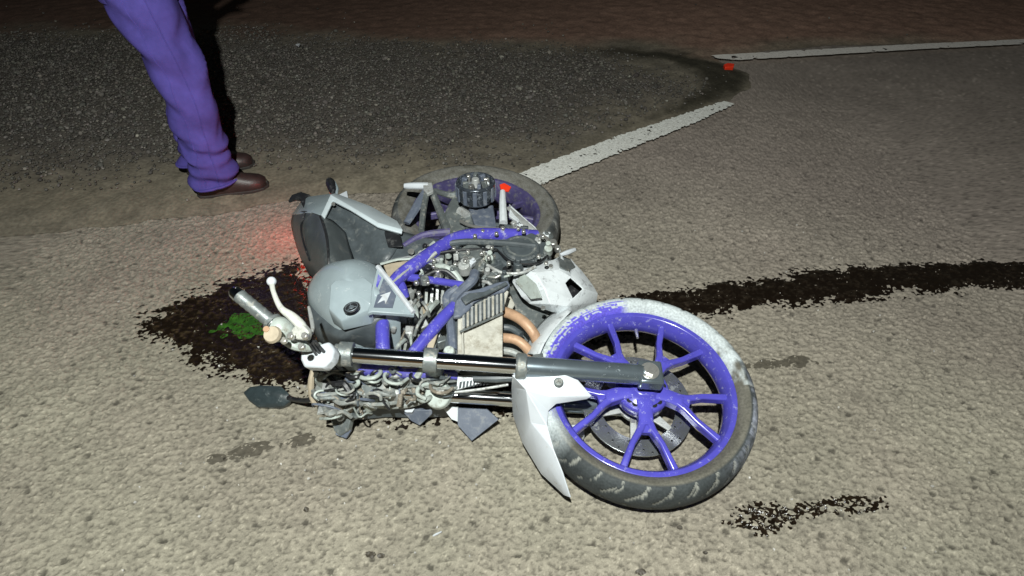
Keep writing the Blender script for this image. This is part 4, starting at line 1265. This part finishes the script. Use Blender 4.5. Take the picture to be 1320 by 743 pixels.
# ---- swing arm, pegs, rear drum
mb = MB().ptube([(553, 240, .30), (540, 262, .28), (524, 288, .25)], [5, 6.5, 5], 8, 3, .6)
obj("peg_bracket", mb, M['slate'], bike)
mb = MB().ptube([(551, 243, .30), (546, 270, .28), (543, 298, .27)], [4, 4, 4], 8, 3)
obj("peg_bracket", mb, M['alu_dark'], bike)
mb = MB().ptube([(557, 247, .29), (566, 270, .27), (578, 300, .27)], [4.5, 5, 6], 8, 3)
obj("swing_arm_brace", mb, M['green_grey'], bike).data.materials[0] = M['alu_dark']
mb = MB().ptube([(521, 240, .305), (530, 240, .305), (552, 240, .305)], [3.2, 4.4, 4.6], 10, 2)
obj("foot_peg", mb, M['white'], bike)
mb = MB().plate([(545, 236, .315), (557, 235, .315), (559, 246, .31), (551, 250, .31), (546, 245, .31)], .014)
obj("peg_joint", mb, M['alu'], bike, bevel=.003)
mb = MB().blob([(576, 272, .25), (584, 258, .255), (594, 250, .26), (604, 262, .26), (610, 276, .26), (640, 288, .26), (642, 298, .26), (580, 302, .26)], .014, .12, rings=4)
obj("swing_arm", mb, M['alu_dark'], bike, bevel=.003)
mb = MB().ptube([(560, 246, .27), (572, 250, .275), (584, 252, .275), (596, 248, .27)], [3.5, 4, 5, 7], 10, 4)
obj("swing_arm_brace", mb, M['alu_dark'], bike)
mb = MB().ptube([(578, 300, .25), (582, 276, .26), (594, 254, .265), (604, 244, .26)], [8, 9, 8.5, 7], 10, 4, .7)
obj("swing_arm_brace", mb, M['alu_dark'], bike)
mb = MB().plate([(656, 262, .27), (672, 276, .275), (690, 294, .27), (704, 312, .25), (694, 316, .25), (676, 302, .265), (660, 284, .27)], .02)
obj("hanger_plate", mb, M['white_scuffed'], bike, bevel=.004)
mb = MB().plate([(604, 268, .285), (636, 264, .285), (640, 294, .285), (612, 290, .285)], .03)
obj("hub_plate", mb, M['slate'], bike, bevel=.004)
mb = MB().ptube([(593, 285, .292), (606, 291, .292), (622, 294, .292), (640, 295, .292)], 2.2, 8, 4)
obj("hub_rail", mb, M['bolt'], bike)
mb = MB().ptube([(592, 272, .27), (598, 275, .27), (604, 280, .27)], 6, 8, 2)
obj("hub_rail", mb, M['alu'], bike)
dc = P(614, 258, .30)
mb = MB().lathe([(.002, 0), (.052, 0), (.060, .010), (.066, .040), (.066, .072), (.058, .076), (.050, .060), (.030, .054), (.002, .054)], dc, Vector((1, 0, 0)), Vector((0, 1, 0)), Vector((0, 0, 1)), 36, closed=False)
dr = obj("hub_drum", mb, M['drum'], bike, bevel=.002)
for k in range(12):
    a = 2 * math.pi * k / 12
    R3 = Matrix.Rotation(a, 3, 'Z')
    mb = MB().box(dc + R3 @ Vector((.066, 0, .040)), .006, .014, .052, R3)
    obj("drum_rib", mb, M['slate'], dr, bevel=.0015)
for k in range(9):
    a = 2 * math.pi * k / 9 + .2
    mb = MB().box(dc + Vector((math.cos(a) * .038, math.sin(a) * .038, .066)), .018, .012, .022 + .012 * rnd.random(), Matrix.Rotation(a + rnd.uniform(-.5, .5), 3, 'Z') @ Matrix.Rotation(rnd.uniform(-.4, .4), 3, 'Y'))
    obj("drum_tooth", mb, M[['bolt', 'slate', 'alu_dark'][k % 3]], dr, bevel=.002)
mb = MB().disc(dc + Vector((0, 0, .054)), .018, (0, 0, 1), .03, 12, .012)
obj("drum_nut", mb, M['alu'], dr, bevel=.002)
mb = MB().ptube([(648, 247, .31), (648, 262, .30), (649, 288, .28)], [3.5, 4.6, 5.5], 10, 2)
obj("brake_rod", mb, M['white_scuffed'], bike)
mb = MB().plate([(644, 238, .325), (650, 236, .325), (659, 241, .32), (656, 246, .315), (646, 245, .318)], .008)
rf = obj("reflector", mb, M['red'], bike, bevel=.001)
rf['label'] = "red reflector on the rear peg rod"
mb = MB().ptube([(655, 268, .28), (672, 284, .28), (690, 300, .27), (706, 316, .25)], [3, 4.5, 5, 4], 8, 3, .6)
obj("peg_arm", mb, M['alu'], bike)
mb = MB().plate([(657, 269, .285), (672, 278, .285), (668, 286, .285), (656, 278, .285)], .01)
obj("peg_plate", mb, M['white_scuffed'], bike, bevel=.002)
for x, y, r in ((703, 312, .016), (713, 316, .015), (719, 323, .012), (696, 306, .012), (640, 300, .014), (648, 304, .012)):
    mb = MB().disc(P(x, y, .27), r, (rnd.uniform(-.4, .4), -.3, 1), .018, 10, r * .8)
    obj("bolt", mb, M['bolt'], bike, bevel=.002)
mb = MB().ptube([(722, 329, .26), (731, 326, .26), (741, 322, .255)], [2.2, 3.4, 2.6], 8, 2)
obj("shift_lever", mb, M['white'], bike)
for k in range(14):
    x = rnd.uniform(640, 712); y = 288 + (x - 640) * .36 + rnd.uniform(-8, 10)
    mb = MB().box(P(x, y, .28), rnd.uniform(.012, .03), rnd.uniform(.012, .03), .025, Matrix.Rotation(rnd.uniform(-1.5, 1.5), 3, 'Z') @ Matrix.Rotation(rnd.uniform(-.6, .6), 3, 'X'))
    obj("bracket", mb, M[['alu', 'dark', 'white_scuffed', 'alu_dark', 'black'][k % 5]], bike, bevel=.002)
# chain side rail along the drive
mb = MB().ptube([(600, 296, .27), (640, 290, .27), (680, 300, .26)], 3, 8, 3)
obj("chain_guard", mb, M['dark'], bike)

# ---- handlebar
mb = MB().ptube([(432, 462, .30), (410, 450, .34), (392, 442, .38), (372, 432, .42), (352, 418, .45)], [5, 5, 5, 5, 5], 12, 4)
bar = obj("handlebar", mb, M['alu'], bike)
mb = MB()
npts = 15
for_pts = [(308 + (352 - 308) * t, 381 + (417 - 381) * t, .50 - .05 * t) for t in np.linspace(0, 1, npts)]
mb.ptube(for_pts, [8.6 + (.7 if k % 2 else 0) for k in range(npts)], 16)
gp = obj("grip", mb, M['alu_dark'], bar)
mb = MB().ptube([(300, 374, .508), (303, 377, .505), (309, 382, .50)], [6, 9, 9.5], 16)
obj("bar_end", mb, M['chrome'], bar)
mb = MB().ptube([(350, 414, .452), (353, 417, .449)], 12.5, 16)
obj("grip_flange", mb, M['alu_dark'], bar)
mb = MB().ptube([(350, 421, .446), (358, 424, .44), (368, 428, .43), (374, 432, .42)], [13, 16.5, 15, 9], 16, 3)
sw = obj("switch_housing", mb, M['green_grey'], bar)
mb = MB().disc(P(352, 432, .475), .020, (-.1, -.6, 1), .010, 16, .017)
obj("switch", mb, M['tan'], sw, bevel=.001)
mb = MB().disc(P(346, 426, .48), .008, (-.1, -.6, 1), .012, 12, .007)
obj("horn_button", mb, M['header'], sw, bevel=.001)
mb = MB().ptube([(350, 364, .52), (353, 378, .51), (362, 397, .49), (376, 408, .475), (388, 420, .46), (394, 432, .44)], [3.4, 3.1, 4.0, 6, 6.6, 5], 10, 4, .7)
lev = obj("clutch_lever", mb, M['lever'], bar)
mb = MB()
c = P(350, 363, .52); r = pxm(c, 6.2)
rows = []
mb.lathe([(r * math.sin(a), -r * math.cos(a)) for a in np.linspace(0.02, math.pi - .02, 10)], c, Vector((1, 0, 0)), Vector((0, 1, 0)), Vector((0, 0, 1)), 16, closed=False)
obj("lever_ball", mb, M['white'], bar)
mb = MB().plate([(374, 426, .46), (386, 414, .47), (398, 428, .46), (396, 440, .44), (380, 438, .44)], .022)
obj("lever_perch", mb, M['lever'], bar, bevel=.004)
mb = MB().ptube([(366, 440, .42), (380, 446, .41), (398, 448, .39), (412, 446, .37)], [4, 6, 6, 4.5], 10, 3)
obj("bar_clamp", mb, M['green_grey'], bar)
for x, y in ((376, 434), (394, 434), (367, 440), (390, 448)):
    mb = MB().disc(P(x, y, .455), .0085, (-.1, -.5, 1), .010, 10, .007)
    obj("bolt", mb, M['bolt'], bar, bevel=.001)
mb = MB().ptube([(398, 396, .42), (401, 410, .42), (403, 425, .42), (398, 436, .42)], [1.8, 2.6, 2.4, 1.6], 8, 3)
obj("cable_adjuster", mb, M['alu'], bar)
mb = MB().plate([(387, 453, .365), (404, 446, .378), (424, 440, .385), (431, 450, .378), (428, 463, .37), (417, 474, .36), (391, 473, .35), (387, 464, .355)], .035)
obj("reservoir", mb, M['white'], bike, bevel=.006)
for pts, r in [([(402, 440, .42), (410, 452, .38), (420, 464, .33), (432, 474, .28)], 2.6), ([(406, 440, .42), (416, 452, .38), (428, 464, .33), (440, 476, .27)], 2.2),
               ([(396, 438, .43), (404, 452, .39), (414, 466, .33), (424, 480, .26)], 1.8)]:
    obj("cable", MB().ptube(pts, r, 8, 4), M['black'], bike)

# ---- crushed headlight and instrument wreckage under the fork
mb = MB().blob([(404, 476, .17), (430, 466, .19), (500, 468, .2), (560, 474, .2), (592, 482, .18), (580, 498, .15), (540, 506, .13), (490, 508, .12), (455, 518, .10), (424, 514, .10), (406, 502, .12)],
               .015, .015, rings=4)
hd = obj("headlight_shell", mb, M['dark'], bike, bevel=.003)
hd['label'] = "crushed headlight shell"
mb = MB().ptube([(404, 474, .20), (401, 492, .17), (402, 510, .13), (407, 524, .10)], [3, 4, 4, 3], 8, 4)
obj("headlight_rim", mb, M['tan'], hd)
for k in range(85):
    x = 408 + 172 * rnd.random() ** 1.15
    ylo = 468; yhi = 532 - max(0, (x - 440)) * .10
    y = rnd.uniform(ylo, yhi)
    zz = .215 - (y - 468) / 70 * .10 + rnd.uniform(-.01, .02)
    ln_ = rnd.uniform(18, 62); a = rnd.uniform(-.9, .9) + (math.pi / 2 if rnd.random() < .3 else 0)
    dx, dy = math.cos(a) * ln_, math.sin(a) * ln_ * .6
    bend = rnd.uniform(-9, 9)
    def clampp(px, py, pz): return (min(max(px, 404), 592), min(max(py, 462), 540), max(pz, .03))
    pts = [clampp(x - dx / 2, y - dy / 2, zz - .01), clampp(x - dx / 6, y + bend, zz + .015), clampp(x + dx / 5, y + bend * .5, zz + .012), clampp(x + dx / 2, y + dy / 2, zz - .012)]
    obj("cable", MB().ptube(pts, rnd.choice([1.2, 1.6, 2.0, 2.6, 3.4, 4.4]), 7, 4), M[rnd.choice(['green_grey', 'cable', 'alu_dark', 'black', 'cable_brown', 'cable', 'slate', 'dark'])], bike)
for k in range(17):
    x = rnd.uniform(410, 575); y = rnd.uniform(472, 526 - max(0, x - 440) * .10)
    zz = .215 - (y - 468) / 70 * .10
    n = rnd.choice([3, 4, 4, 5]); R_ = rnd.uniform(7, 15)
    pts = [(x + R_ * math.cos(2 * math.pi * i / n + k) * rnd.uniform(.6, 1.3), y + .7 * R_ * math.sin(2 * math.pi * i / n + k) * rnd.uniform(.6, 1.3), zz + rnd.uniform(-.012, .022)) for i in range(n)]
    obj("broken_plastic", MB().plate(pts, rnd.uniform(.003, .012)), M[rnd.choice(['alu_dark', 'cable', 'green_grey', 'dark', 'cable_brown', 'alu', 'black', 'alu_dark'])], bike, bevel=.0012)
for k, (x, y, rx, ry, zz) in enumerate([(424, 486, 18, 13, .17), (452, 494, 16, 12, .16), (478, 488, 15, 10, .18), (506, 498, 18, 11, .16), (538, 498, 17, 10, .16), (440, 512, 17, 11, .13),
                                        (474, 512, 14, 9, .13), (556, 488, 12, 9, .18), (412, 506, 9, 12, .13), (520, 482, 14, 8, .19)]):
    n = 11
    pts = [(x + rx * math.cos(2 * math.pi * i / n) * rnd.uniform(.65, 1.15), y + ry * math.sin(2 * math.pi * i / n) * rnd.uniform(.65, 1.15), zz + rnd.uniform(-.012, .012)) for i in range(n)]
    mb = MB().blob(pts, rnd.uniform(.008, .022), zz - .05, rings=3, inset=.7)
    obj("lamp_fragment", mb, M[['green_grey', 'alu_dark', 'cable', 'alu', 'alu_dark', 'cable_brown'][k % 6]], bike, bevel=.002, ang=25)
for k in range(20):
    x = rnd.uniform(414, 570); y = rnd.uniform(476, 520 - max(0, x - 450) * .08); zz = .225 - (y - 468) / 70 * .10
    a0 = rnd.uniform(0, 6.28); sw_ = rnd.uniform(2.2, 4.4); R_ = rnd.uniform(7, 17)
    pts = [(x + R_ * math.cos(a0 + sw_ * t), y + R_ * .6 * math.sin(a0 + sw_ * t), max(.03, zz + .018 * math.sin(3 * t) + .012)) for t in np.linspace(0, 1, 5)]
    obj("cable", MB().ptube(pts, rnd.choice([1.2, 1.6, 2.2, 2.8]), 8, 4), M[rnd.choice(['green_grey', 'cable', 'dark', 'black', 'black', 'cable_brown'])], bike)
# the bigger lumps one can tell apart
mb = MB().plate([(421, 508, .10), (446, 506, .115), (455, 520, .095), (452, 538, .08), (448, 556, .045), (438, 563, .025), (430, 556, .03), (424, 534, .06)], .022)
obj("headlight_bracket", mb, M['green_grey'], bike, bevel=.004).data.materials[0] = M['alu_dark']
mb = MB().plate([(434, 546, .05), (450, 548, .048), (452, 556, .036), (446, 566, .020), (432, 561, .022)], .014)
obj("broken_plastic", mb, M['slate'], bike, bevel=.002)
mb = MB().disc(P(439, 538, .085), .012, (0, -.6, 1), .008, 12, .010)
obj("bolt", mb, M['white'], bike, bevel=.001)
mb = MB().ptube([(452, 540, .06), (462, 534, .08), (474, 522, .10), (478, 512, .12)], [4, 6, 6, 4], 8, 3, .6)
obj("bracket", mb, M['alu_dark'], bike)
mb = MB().ptube([(480, 522, .10), (505, 524, .10), (535, 520, .11), (562, 508, .13)], [3.5, 3.8, 4.2, 3.5], 10, 4)
obj("cross_tube", mb, M['cable'], bike)
mb = MB().disc(P(566, 510, .15), .038, (-.2, -.7, 1), .018, 24, .034)
cl_ = obj("horn", mb, M['green_grey'], bike, bevel=.003)
mb = MB().disc(P(568, 505, .172), .012, (-.2, -.7, 1), .010, 14)
obj("horn_centre", mb, M['alu'], cl_, bevel=.002)
mb = MB().ptube([(576, 482, .20), (570, 494, .18), (565, 506, .16)], 3.6, 10, 2)
obj("bracket", mb, M['bolt'], bike)
mb = MB().plate([(590, 484, .20), (626, 484, .2), (620, 494, .19), (588, 503, .18)], .01)
obj("white_plate", mb, M['white_scuffed'], bike, bevel=.002)
for k in range(9):
    x = 592 + 4.4 * k
    mb = MB().plate([(x, 501 - k * .5, .185), (x + 2.4, 500 - k * .5, .185), (x + 3.6, 492 - k * .6, .195), (x + 1.2, 493 - k * .6, .195)], .006)
    obj("louvre", mb, M['black'] if k > 4 else M['dark'], bike)
mb = MB().ptube([(586, 506, .185), (620, 502, .187), (655, 496, .19)], 1.8, 8, 2)
obj("louvre_rail", mb, M['alu'], bike)
mb = MB().ptube([(610, 488, .21), (640, 488, .215), (664, 486, .22)], [4, 5.5, 6], 10, 2)
obj("bracket", mb, M['dark'], bike)
# the two dark shards at the bottom edge
mb = MB().plate([(589, 526, .085), (628, 528, .085), (643, 541, .062), (608, 569, .022), (590, 549, .05)], .010)
o = obj("broken_fairing", mb, M['slate'], bike, bevel=.0015)
mb = MB().plate([(516, 528, .07), (556, 529, .075), (557, 534, .065), (541, 549, .025), (530, 543, .035)], .010)
obj("broken_fairing", mb, M['slate'], bike, bevel=.0015)
mb = MB().plate([(513, 526, .078), (535, 526, .08), (531, 532, .075), (524, 532, .07)], .005)
obj("broken_plastic", mb, M['white'], bike, bevel=.001)
mb = MB().plate([(570, 525, .09), (590, 526, .09), (590, 544, .06), (582, 541, .06)], .008)
obj("broken_plastic", mb, M['white_scuffed'], bike, bevel=.001)

# ---- mirror lying on the road at the end of its bent stalk
mo = [(314, 506, .030), (322, 499, .042), (336, 497, .050), (362, 498, .050), (371, 506, .045), (375, 514, .036), (366, 522, .026), (348, 524, .020), (332, 524, .018), (321, 516, .020)]
mb = MB().blob(mo, .014, .004, rings=5, inset=.85)
mi = obj("mirror", mb, M['black_glass'], bike, bevel=.001)
mb = MB().ptube([(372, 513, .035), (384, 516, .05), (398, 516, .075), (410, 508, .10)], [3.4, 3, 3.4, 4], 8, 3)
obj("mirror_stalk", mb, M['black'], mi)

# ------------------------------------------------------------------ bystander
def loft(mb, rings):
    """rings of equal length, capped"""
    n = len(rings[0]); vs = [q for r in rings for q in r]; fs = []
    for i in range(len(rings) - 1):
        for k in range(n):
            a = i * n + k; b = i * n + (k + 1) % n
            fs.append([a, b, b + n, a + n])
    fs.append(list(range(n))[::-1]); fs.append([(len(rings) - 1) * n + k for k in range(n)])
    mb.add(vs, fs); return mb

ank = P(279, 234, .07)
A = Vector((ank.x, ank.y, 0))
person = thing("person", "standing person in blue trousers and brown leather shoes at the road edge", "person", A)
B2 = A + Vector((-.13, .20, 0))                     # other foot
hipc = (A + B2) / 2 + Vector((-.03, 0, .90))
def skin_body(name, nodes, edges, m, root, sub=2, parent=person):
    me = bpy.data.meshes.new(name)
    me.from_pydata([tuple(Vector(p) - person.location) for p, _ in nodes], edges, [])
    me.materials.append(m)
    o = bpy.data.objects.new(name, me); C.objects.link(o); o.parent = parent
    sk = o.modifiers.new("skin", 'SKIN'); sk.use_smooth_shade = True
    lay = me.skin_vertices[0] if me.skin_vertices else None
    for i, (_, r) in enumerate(nodes):
        lay.data[i].radius = (r, r) if not hasattr(r, '__len__') else r
        lay.data[i].use_root = (i == root)
    d = o.modifiers.new("smooth", 'SUBSURF'); d.levels = sub; d.render_levels = sub
    return o
H = hipc
sh_c = H + Vector((0.02, -.02, .50))
side = Vector((.30, -.95, 0)).normalized()          # body turned towards the wreck, right side nearer the camera
fwd = Vector((.95, .30, 0)).normalized()
nodes = [(H, (.13, .10)), (H + Vector((0, 0, .22)), (.125, .095)), (sh_c, (.14, .095)), (sh_c + Vector((0, 0, .10)), .055), (sh_c + Vector((.015, 0, .17)), .062),
         (sh_c + Vector((.025, 0, .26)), .088), (sh_c + Vector((.015, 0, .34)), .07)]
edges = [(0, 1), (1, 2), (2, 3), (3, 4), (4, 5), (5, 6)]
hands = []
for s in (1, -1):
    b = len(nodes)
    s0 = sh_c + side * s * .19 + Vector((0, 0, -.01)); el = s0 + side * s * .06 + Vector((-.02, 0, -.28)); wr = el + fwd * .17 + side * -s * .10 + Vector((0, 0, .12))
    ad = (fwd * .6 - side * s * .55 + Vector((0, 0, .35))).normalized(); up_ = ad.cross(side * s).normalized(); pm = wr + ad * .06; pe = wr + ad * .095
    nodes += [(s0, .06), (el, .042), (wr, .028), (pm, (.034, .018)), (pe, (.034, .014))]
    edges += [(2, b), (b, b + 1), (b + 1, b + 2), (b + 2, b + 3), (b + 3, b + 4)]
    for f in range(4):
        c0 = len(nodes); off = up_ * (.024 - .016 * f); ln_ = [.068, .078, .074, .058][f]
        nodes += [(pe + off + ad * .012, .009), (pe + off + ad * (.012 + ln_ * .5) - side * s * .006, .0085), (pe + off + ad * (.010 + ln_ * .95) - side * s * .018, .007)]
        edges += [(b + 4, c0), (c0, c0 + 1), (c0 + 1, c0 + 2)]
    c0 = len(nodes)
    nodes += [(pm + up_ * .036, .011), (pm + up_ * .050 + ad * .035, .009)]
    edges += [(b + 3, c0), (c0, c0 + 1)]
for s, foot in ((1, A), (-1, B2)):
    b = len(nodes)
    hp = H + side * s * .085 + Vector((0, 0, -.05))
    kn = (hp + foot) / 2 + fwd * .02; kn.z = .50
    nodes += [(hp, .085), (kn, .058), (foot + Vector((0, 0, .09)), .036), (foot + fwd * .13 + Vector((0, 0, .04)), .03)]
    edges += [(0, b), (b, b + 1), (b + 1, b + 2), (b + 2, b + 3)]
body = skin_body("body", nodes, edges, M['skin'], 0)
# trousers: two lofted legs with folds and a seat
mb = MB()
for s, foot in ((1, A), (-1, B2)):
    hp = H + side * s * .075 + Vector((0, 0, .02))
    kn = (hp * .5 + foot * .5) + fwd * .035; kn.z = .50
    cen = catmull([tuple(foot + Vector((0, 0, .075)) + fwd * -.005) + (.090,), tuple(foot + Vector((0, 0, .20))) + (.082,), tuple((foot + kn) / 2 + Vector((0, 0, .06))) + (.086,),
                   tuple(kn) + (.090,), tuple((kn + hp) / 2) + (.102,), tuple(hp) + (.118,)], 12)
    rings = []
    for i, q in enumerate(cen):
        t = i / (len(cen) - 1); c = Vector(q[:3]); r0 = q[3]; ring = []
        for k in range(40):
            a = 2 * math.pi * k / 40
            fold = .010 * math.sin(i * 1.05 + 2.2 * math.sin(a + s) + s) * max(0, 1 - t * 2.2) + .006 * math.sin(i * .55 + 3 * math.sin(a * 1.0 + 1.3) + 2 * s) + .004 * math.sin(3 * a + i * .2)
            fold += .030 * (fbm(np.array([math.cos(a) * 1.6 + 9 + s * 5 + t * 3]), np.array([math.sin(a) * 1.6 + i * .22 + 4]), 131, 3)[0] - .5)
            ring.append(c + (fwd * math.cos(a) * 1.06 + side * math.sin(a) * .95) * (r0 + fold))
        rings.append(ring)
    loft(mb, rings)
rings = []
for z_, rx, ry in ((.80, .13, .16), (.88, .135, .175), (.96, .13, .17), (1.02, .125, .165)):
    rings.append([Vector((H.x, H.y, z_)) + fwd * rx * math.cos(a) + side * ry * math.sin(a) for a in np.linspace(0, 2 * math.pi, 40, endpoint=False)])
loft(mb, rings)
tr = obj("trousers", mb, M['jeans'], person, ang=80)
o_ = 0
for s in (1, -1):
    n_ = 61
    for kk in (12 if s > 0 else 28, 8):
        pts = [mb.v[o_ + i * 40 + kk] for i in range(n_)]
        obj("seam", MB().tube(pts, .0022, 6), M['jeans'], tr)
    hem = [mb.v[o_ + k] + Vector((0, 0, .004)) for k in range(40)] + [mb.v[o_] + Vector((0, 0, .004))]
    obj("hem", MB().tube(hem, .006, 6), M['jeans'], tr)
    o_ += n_ * 40
# shoes
for s, foot in ((1, A), (-1, B2)):
    rings = []
    for t, wd, hg, ce in ((-.085, .020, .05, .03), (-.075, .034, .085, .045), (-.03, .042, .105, .055), (.03, .043, .095, .05), (.08, .046, .072, .038), (.13, .050, .056, .030), (.175, .044, .044, .025), (.198, .022, .030, .018)):
        c = foot + fwd * t
        ring = []
        for a in np.linspace(0, 2 * math.pi, 20, endpoint=False):
            zz = .016 + hg * max(0, math.sin(a)) ** .8 + (-.006 if math.sin(a) < 0 else 0)
            ring.append(Vector((c.x, c.y, 0.012)) + side * wd * math.cos(a) + Vector((0, 0, zz)))
        rings.append(ring)
    sh_o = obj("shoe", loft(MB(), rings), M['shoe'], person, ang=60)
    out = []
    for t, wd in ((-.092, .018), (-.08, .036), (-.03, .045), (.03, .044), (.09, .050), (.14, .054), (.185, .044), (.207, .018)):
        out.append((t, wd))
    pts = [Vector((foot.x, foot.y, .028)) + fwd * t + side * wd for t, wd in out] + [Vector((foot.x, foot.y, .028)) + fwd * t - side * wd for t, wd in out[::-1]]
    obj("sole", MB().prism(pts, Vector((0, 0, -.020))), M['sole'], sh_o, bevel=.003)
    mb = MB()
    for i in range(4):
        c = Vector((foot.x, foot.y, .10 - .010 * i)) + fwd * (.055 + .018 * i)
        mb.tube([c - side * .022 + Vector((0, 0, -.008)), c + Vector((0, 0, .006)), c + side * .022 + Vector((0, 0, -.008))], .003, 6)
    obj("lace", mb, M['sole'], sh_o)
# jacket, hair, eyes
jn = [(H + Vector((0, 0, .06)), (.165, .13)), (H + Vector((0, 0, .25)), (.155, .12)), (sh_c, (.16, .115)), (sh_c + Vector((0, 0, .09)), .07)]
je = [(0, 1), (1, 2), (2, 3)]
for s in (1, -1):
    b = len(jn)
    s0 = sh_c + side * s * .19 + Vector((0, 0, -.01)); el = s0 + side * s * .06 + Vector((-.02, 0, -.28)); wr = el + fwd * .155 - side * s * .09 + Vector((0, 0, .11))
    jn += [(s0, .075), (el, .058), (wr, .043)]; je += [(2, b), (b, b + 1), (b + 1, b + 2)]
skin_body("jacket", jn, je, M['jacket'], 0)
hc = sh_c + Vector((.015, 0, .31))
mb = MB()
mb.lathe([(.10 * math.sin(a), .10 * math.cos(a)) for a in np.linspace(.02, 1.75, 9)], hc - fwd * .012, Vector((1, 0, 0)), Vector((0, 1, 0)), Vector((0, 0, 1)), 20, closed=False)
obj("hair", mb, M['hair'], person, solid=.012)
for s in (1, -1):
    mb = MB().disc(sh_c + Vector((.025, 0, .255)) + fwd * .085 + side * s * .032, .011, fwd, .006, 12, .006)
    obj("eye", mb, M['black'], person)

# ------------------------------------------------------------------ small things on the ground
c = P(940, 84, .03)
mb = MB().plate([(933, 83, .04), (938, 81, .045), (947, 82, .045), (946, 86, .035), (935, 87, .035)], .03)
tag(obj("reflector_fragment", mb, M['red'], bevel=.004, loc=(c.x, c.y, 0)), "bright red reflector fragment at the start of the far white line", "debris")
mb = MB().ptube([(558, 691, .006), (563, 688.5, .008), (569, 685.5, .006)], [1.1, 1.5, .8], 6)
c = P(563, 688, 0)
tag(obj("plastic_sliver", mb, M['white'], loc=(c.x, c.y, 0)), "tiny white sliver of plastic on bare asphalt below the dark broken fairing", "debris")
mb = MB().plate([(381, 57, .05), (387, 56, .05), (385, 59, .045)], .01)
c = P(384, 58, 0)
tag(obj("litter_scrap", mb, M['white'], loc=(c.x, c.y, 0)), "small pale scrap lying on the dark gravel far left", "litter")
r_ = np.random.RandomState(11)
mb = MB()
for k in range(150):
    t_ = r_.rand()
    x = r_.uniform(150, 1250); y = r_.uniform(290, 740)
    if k < 60: x = r_.normal(500, 130); y = r_.normal(560, 45)
    p = P(x, y, 0); sz = r_.uniform(.0015, .0042)
    n = r_.randint(3, 6)
    mb.prism([p + Vector((sz * math.cos(2 * math.pi * i / n + t_ * 6) * r_.uniform(.5, 1.3), sz * math.sin(2 * math.pi * i / n + t_ * 6) * r_.uniform(.5, 1.3), .004 + r_.uniform(0, .003))) for i in range(n)], (0, 0, -.004))
o = obj("crash_grit", mb, M['grit']); o['kind'] = 'stuff'
